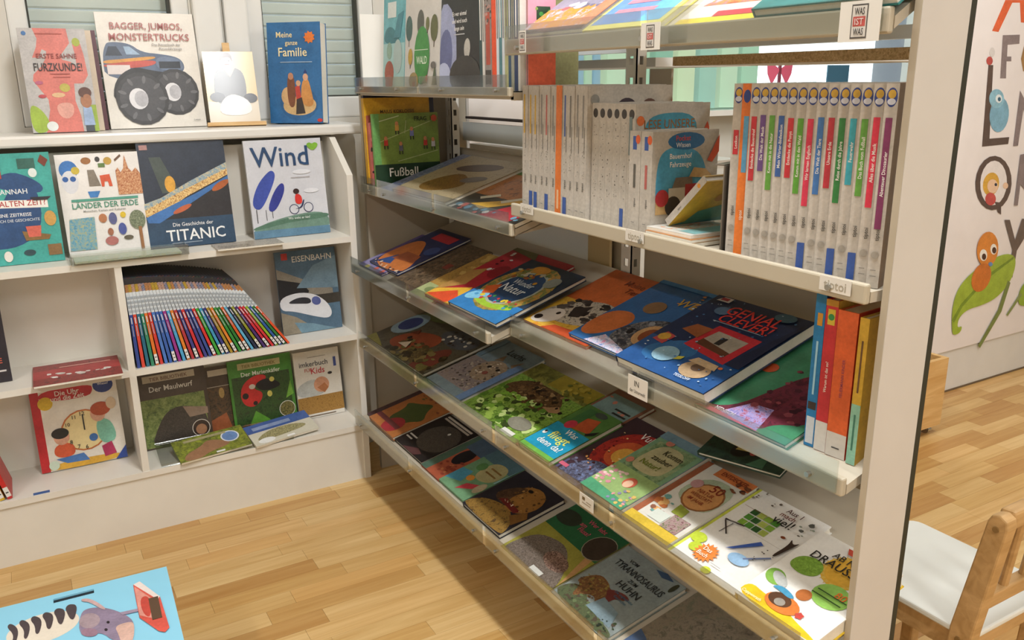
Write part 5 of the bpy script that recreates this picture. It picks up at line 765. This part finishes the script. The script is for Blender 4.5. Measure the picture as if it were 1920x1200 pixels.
c = aX((1196, 727), .992); card('white card with two lines of handwriting on the third shelf front', c, .06, .042, [('T', 'IN', .45, .66, .28, '3a3632', .4), ('T', 'der Unterwelt', .5, .28, .18, '6a645c', .8)])
for p, lb in (((988, 392), 'left'), ((1190, 443), 'middle'), ((1566, 535), 'right')):
    c = aX(p, 1.006); card('%s of three small tiptoi labels on the cream shelf front' % lb, c, .055, .022, [('T', 'tiptoi', .5, .5, .62, 'a8a08e', .8)])
c = aX((1100, 942), .946); card('yellowed paper label on the wooden shelf front', c, .05, .03, [('R', .2, .55, .4, .8, '6a5a3c'), ('R', .5, .5, .85, .56, '8a7a5a'), ('R', .2, .3, .8, .36, '8a7a5a')])

# =================================================================== POSTER, CHAIR, TROLLEY, BLUE STOOL
r = empty('alphabet_poster', Matrix.Translation((0, 0, 0)), label='long white alphabet poster with letters and cartoon creatures', cat='poster')
YP = 2.134; x0 = aY((1828, 0), YP).x; x1 = x0 + .95; zb = aY((1752, 665), YP).z; zt = zb + 2.05
q = MB(); q.box((x0 - .005, YP, zb), (x1, YP + .0015, zt), mat('ece6e4', .5)); sheet = q.build('sheet', r)
art, let = MB(), MB()
def pp(px, py): p = aY((px, py), YP); return ((p.x - x0) / (x1 - x0), (p.z - zb) / (zt - zb))
def poly(pts, c): return ('P' if c in ('9fb83c', '8fae34') else 'K', [pp(*p) for p in pts], c)
def ell(cx, cy, rx, ry, c, rot=0):
    pts = []
    for i in range(20):
        a = 2 * math.pi * i / 20; x, y = rx * math.cos(a), ry * math.sin(a); pts.append((cx + x * math.cos(rot) - y * math.sin(rot), cy + x * math.sin(rot) + y * math.cos(rot)))
    return poly(pts, c)
OR, BR, GY = 'e0663a', '5a4840', '8a7c7c'
I = [poly([(1885, 0), (1860, 58), (1872, 60), (1898, 5), (1935, 5), (1935, 0)], OR), poly([(1935, 0), (1912, 2), (1914, 42), (1935, 44)], OR),
     poly([(1880, 66), (1875, 147), (1886, 147), (1887, 115), (1896, 115), (1896, 106), (1888, 106), (1889, 84), (1911, 82), (1912, 65)], GY), poly([(1935, 70), (1920, 85), (1914, 110), (1918, 133), (1935, 140)], 'a07a4a'),
     poly([(1853, 122), (1841, 275), (1890, 270), (1892, 257), (1855, 260), (1862, 122)], BR), ell(1860, 98, 5, 9, 'd9d4d0'), ell(1855, 114, 6, 8, 'c0504a'),
     ell(1873, 215, 18, 33, '7fb0c8', .1), ell(1868, 185, 14, 18, '8fbfd2'), ell(1872, 185, 6, 8, 'e6eef0'), ell(1873, 186, 3, 4, '2f5f78'),
     poly([(1912, 170), (1899, 274), (1908, 273), (1918, 205), (1935, 250), (1935, 215)], GY)]
I += [ell(1862, 343, 34, 51, BR, .06), ell(1862, 343, 25, 42, 'ece6e4', .06), poly([(1864, 378), (1870, 398), (1876, 402), (1876, 380)], BR), ell(1857, 345, 15, 22, 'd9a83c', .2), ell(1860, 349, 10, 13, 'ecc8a8'), ell(1866, 346, 2.5, 3, '2b3040'), ell(1856, 373, 10, 12, 'c8504a'), ell(1884, 348, 5, 6, 'ecc8a8')]
I += [poly([(1912, 290), (1900, 385), (1907, 385), (1912, 345), (1935, 375), (1935, 355), (1922, 330), (1935, 320), (1935, 285)], GY),
      poly([(1882, 412), (1897, 468), (1890, 520), (1897, 520), (1905, 470), (1935, 420), (1935, 410), (1915, 410), (1902, 450), (1892, 412)], '6a5a50'),
      poly([(1783, 625), (1784, 570), (1800, 530), (1840, 495), (1880, 475), (1902, 478), (1903, 500), (1892, 530), (1868, 558), (1840, 572), (1812, 580), (1796, 596), (1793, 615), (1803, 610), (1800, 622), (1790, 628)], '9fb83c'), poly([(1783, 600), (1800, 570), (1850, 515), (1900, 480), (1898, 486), (1850, 522), (1803, 575), (1787, 605)], '7a962c'),
      poly([(1888, 525), (1870, 580), (1832, 648), (1836, 652), (1876, 584), (1893, 530)], '7a8a4a'), poly([(1918, 530), (1908, 550), (1908, 575), (1935, 570), (1935, 520)], '8fae34'), poly([(1912, 548), (1885, 590), (1888, 592), (1915, 552)], '8a9a5a'),
      ell(1850, 467, 20, 33, 'dd8a34', .1), ell(1838, 520, 17, 28, 'd0762c', .35), ell(1842, 478, 7, 11, 'f4f0e6'), ell(1861, 467, 6, 10, 'f4f0e6'), ell(1843, 481, 4, 6, '4a2a18'), ell(1862, 469, 4, 6, '4a2a18'), ell(1855, 495, 4, 4, '6a8fc0')]
W_, H_ = x1 - x0, zt - zb
draw(I, W_, H_, lambda x, y, z: (x0 + x, YP - z, zb + y), art, let)
art.build('letters_and_creatures', sheet, flat=True)

r = empty('chair', None, label='small wooden child chair with a white seat behind the shelving end', cat='chair')
BEECH = wood('beech', 'b08a55', 'cfa873', 5, 30, .5)
zs = .35
q = MB(); pts = []
for cx, cy, a0 in ((1.50, .80, 180), (1.755, .80, 270), (1.755, 1.09, 0), (1.50, 1.09, 90)):
    for k in range(5): a = R_(a0 + k * 22.5); pts.append((cx + .03 * math.cos(a), cy + .03 * math.sin(a)))
q.prism(pts, 2, zs - .014, zs, mat('e6e9e4', .35)); q.build('seat', r, bevel=.004)
for y in (.79, 1.06): bx('apron', (1.5, y, zs - .065), (1.755, y + .018, zs - .014), BEECH, r)
for x in (1.478, 1.758): bx('apron', (x, .80, zs - .06), (x + .018, 1.06, zs - .014), BEECH, r)
for x in (1.474, 1.752):
    bx('leg', (x, 1.06, 0), (x + .032, 1.092, zs - .014), BEECH, r, bevel=.005)
    q = MB(); q.prism([(.79, 0), (.83, 0), (.815, zs), (.775, .60), (.768, .615), (.752, .62), (.738, .612), (.735, .595), (.768, zs)], 0, x - .006, x + .026, BEECH); q.build('rear_post', r, bevel=.004)
    for zc in (.59, .33):
        yy = .752 if zc > .5 else .79
        q = MB(); q.cyl((x - .009, yy + .004, zc), (x - .005, yy + .004, zc), .006, mat('8a6a3c', .4), 10); q.build('screw_cap', r)
q = MB(); q.prism([(.74, .585), (.775, .585), (.772, .62), (.742, .622)], 0, 1.50, 1.752, BEECH); q.build('top_rail', r, bevel=.006)
q = MB(); q.prism([(.765, .40), (.79, .40), (.787, .435), (.762, .435)], 0, 1.50, 1.752, BEECH); q.build('lower_rail', r, bevel=.004)
for x in (1.56, 1.63, 1.70):
    q = MB(); q.cyl((x, .775, .42), (x, .758, .6), .009, BEECH, 10); q.build('spindle', r)
# trolley
r = empty('rolling_box', None, label='pine rolling box with small metal casters beside the poster wall', cat='box')
a = aZ((1758, 812), 0); Yt = a.y; xr = aY((1770, 740), Yt).x; ztop = aY((1752, 678), Yt).z; zbt = aY((1760, 796), Yt).z
xl = xr - .33
bx('board', (xl, Yt, zbt), (xr - .02, Yt + .018, ztop), PINE, r); bx('board', (xr - .02, Yt, zbt), (xr, Yt + .30, ztop), PINE, r); bx('board', (xl, Yt + .018, zbt), (xl + .018, Yt + .30, ztop), PINE, r); bx('board', (xl, Yt + .282, zbt), (xr - .02, Yt + .30, ztop), PINE, r)
bx('floor_board', (xl + .018, Yt + .018, zbt), (xr - .02, Yt + .282, zbt + .012), PINE, r)
for x in (xl + .04, xr - .045):
    for y in (Yt + .03, Yt + .26):
        q = MB(); q.cyl((x - .01, y, zbt * .5), (x + .01, y, zbt * .5), zbt * .5, CHROME, 14); q.box((x - .014, y - .012, zbt * .5), (x + .014, y + .012, zbt), CHROME); q.build('caster', r)
# blue stool with handle slots
ZB = .28
c0, c1, c2 = aZ((312, 1062), ZB), aZ((-60, 1155), ZB), aZ((345, 1207), ZB)
ex = (c0 - c1); ex.z = 0; ex.normalize(); ey = Vector((0, 0, 1)).cross(ex)
Lw, Ld = .62, .42
org = c0 - ex * Lw - ey * Ld
r = empty('picture_stool', frame(org, ex, ey, Vector((0, 0, 1))), label='light blue stool with a painted long-nosed animal reading a red book', cat='stool')
BLU = mat('8fd0ea', .4); inv = frame(org, ex, ey, Vector((0, 0, 1))).inverted()
def lb_(px, py): p = inv @ aZ((px, py), ZB); return (p.x, p.y)
s1 = [lb_(100, 1129), lb_(176, 1106)]; s2 = [lb_(287, 1123), lb_(296, 1162)]
h1 = (s1[0][0], s1[0][1] - .010, s1[1][0], s1[1][1] + .010); h1 = (h1[0], (s1[0][1] + s1[1][1]) / 2 - .009, h1[2], (s1[0][1] + s1[1][1]) / 2 + .009)
mx = (s2[0][0] + s2[1][0]) / 2; h2 = (mx - .010, s2[1][1], mx + .010, s2[0][1])
xs = sorted({0, Lw, h1[0], h1[2], h2[0], h2[2]}); ys = sorted({0, Ld, h1[1], h1[3], h2[1], h2[3]})
q = MB()
for i in range(len(xs) - 1):
    for j in range(len(ys) - 1):
        cx, cy = (xs[i] + xs[i + 1]) / 2, (ys[j] + ys[j + 1]) / 2
        if any(h[0] < cx < h[2] and h[1] < cy < h[3] for h in (h1, h2)): continue
        q.box((xs[i], ys[j], -.018), (xs[i + 1], ys[j + 1], 0), BLU)
top = q.build('top_panel', r)
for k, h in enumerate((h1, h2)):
    q = MB(); q.box((h[0], h[1], -.017), (h[2], h[3], .0042 if k else -.004), mat(('15202a', '5a4330')[k], .6)); q.build('slot_depth_plug', r)  # plugs added in the open slots, coloured like the dark depth inside
for x in (.02, Lw - .038): bx('side_panel', (x, .02, -ZB), (x + .018, Ld - .02, -.0185), BLU, r)
bx('stretcher_panel', (.038, .04, -ZB + .02), (Lw - .038, .058, -.0185), BLU, r)
art, let = MB(), MB()
def bp(pts, c): return ('P', [(lambda t_: (t_[0] / Lw, t_[1] / Ld))(lb_(*p)) for p in pts], c)
def be(cx, cy, rx, ry, c, rot=0): return bp([(cx + rx * math.cos(a) * math.cos(rot) - ry * math.sin(a) * math.sin(rot), cy + rx * math.cos(a) * math.sin(rot) + ry * math.sin(a) * math.cos(rot)) for a in [-2 * math.pi * i / 20 for i in range(20)]], c)
I = [be(80, 1178, 72, 26, 'e6dccb', -.3)]
for i in range(6): I.append(bp([(22 + i * 22, 1207 - i * 9), (30 + i * 22, 1207 - i * 9), (44 + i * 22 - 8, 1180 - i * 9), (26 + i * 22 - 6, 1168 - i * 7), (16 + i * 22 - 4, 1176 - i * 7), (26 + i * 20, 1190 - i * 8)], '4a4044'))
I += [bp([(148, 1195), (150, 1150), (168, 1140), (200, 1140), (235, 1152), (253, 1168), (250, 1200), (215, 1205), (190, 1185)], '8f8098'), be(168, 1165, 20, 14, 'a8949c', -.2), be(168, 1187, 16, 8, '9a7a8c'), bp([(215, 1175), (245, 1166), (253, 1172), (250, 1207), (228, 1207), (222, 1190)], 'd3aea0'), be(203, 1168, 3, 2.5, '241c24'), be(199, 1182, 3, 2.5, '241c24'), bp([(152, 1124), (172, 1124), (200, 1142), (194, 1146), (168, 1130), (154, 1130)], 'c9a8a8'), bp([(225, 1150), (262, 1142), (264, 1147), (230, 1155)], '9a8aa0'),
      bp([(250, 1098), (262, 1092), (300, 1120), (318, 1178), (310, 1187), (298, 1185), (262, 1160), (256, 1130)], 'd9584a'), bp([(250, 1098), (262, 1092), (300, 1120), (296, 1126)], 'e9dcd6'), bp([(252, 1102), (285, 1124), (290, 1162), (262, 1156)], 'e0988a'), bp([(262, 1125), (275, 1118), (284, 1130), (283, 1162), (268, 1152)], 'c8483c')]
def clip_ok(it): return it
I2 = []
for it in I: I2.append(('K' if it[2] in ('d9584a', 'e9dcd6') else it[0], [(min(max(u, .001), .999), min(max(v, .001), .999)) for u, v in it[1]], it[2]))
draw(I2, Lw, Ld, lambda x, y, z: (x, y, z), art, let)
art.build('painted_animal', top, flat=True)
print('books', BOOKS, 'objects', len(bpy.data.objects))
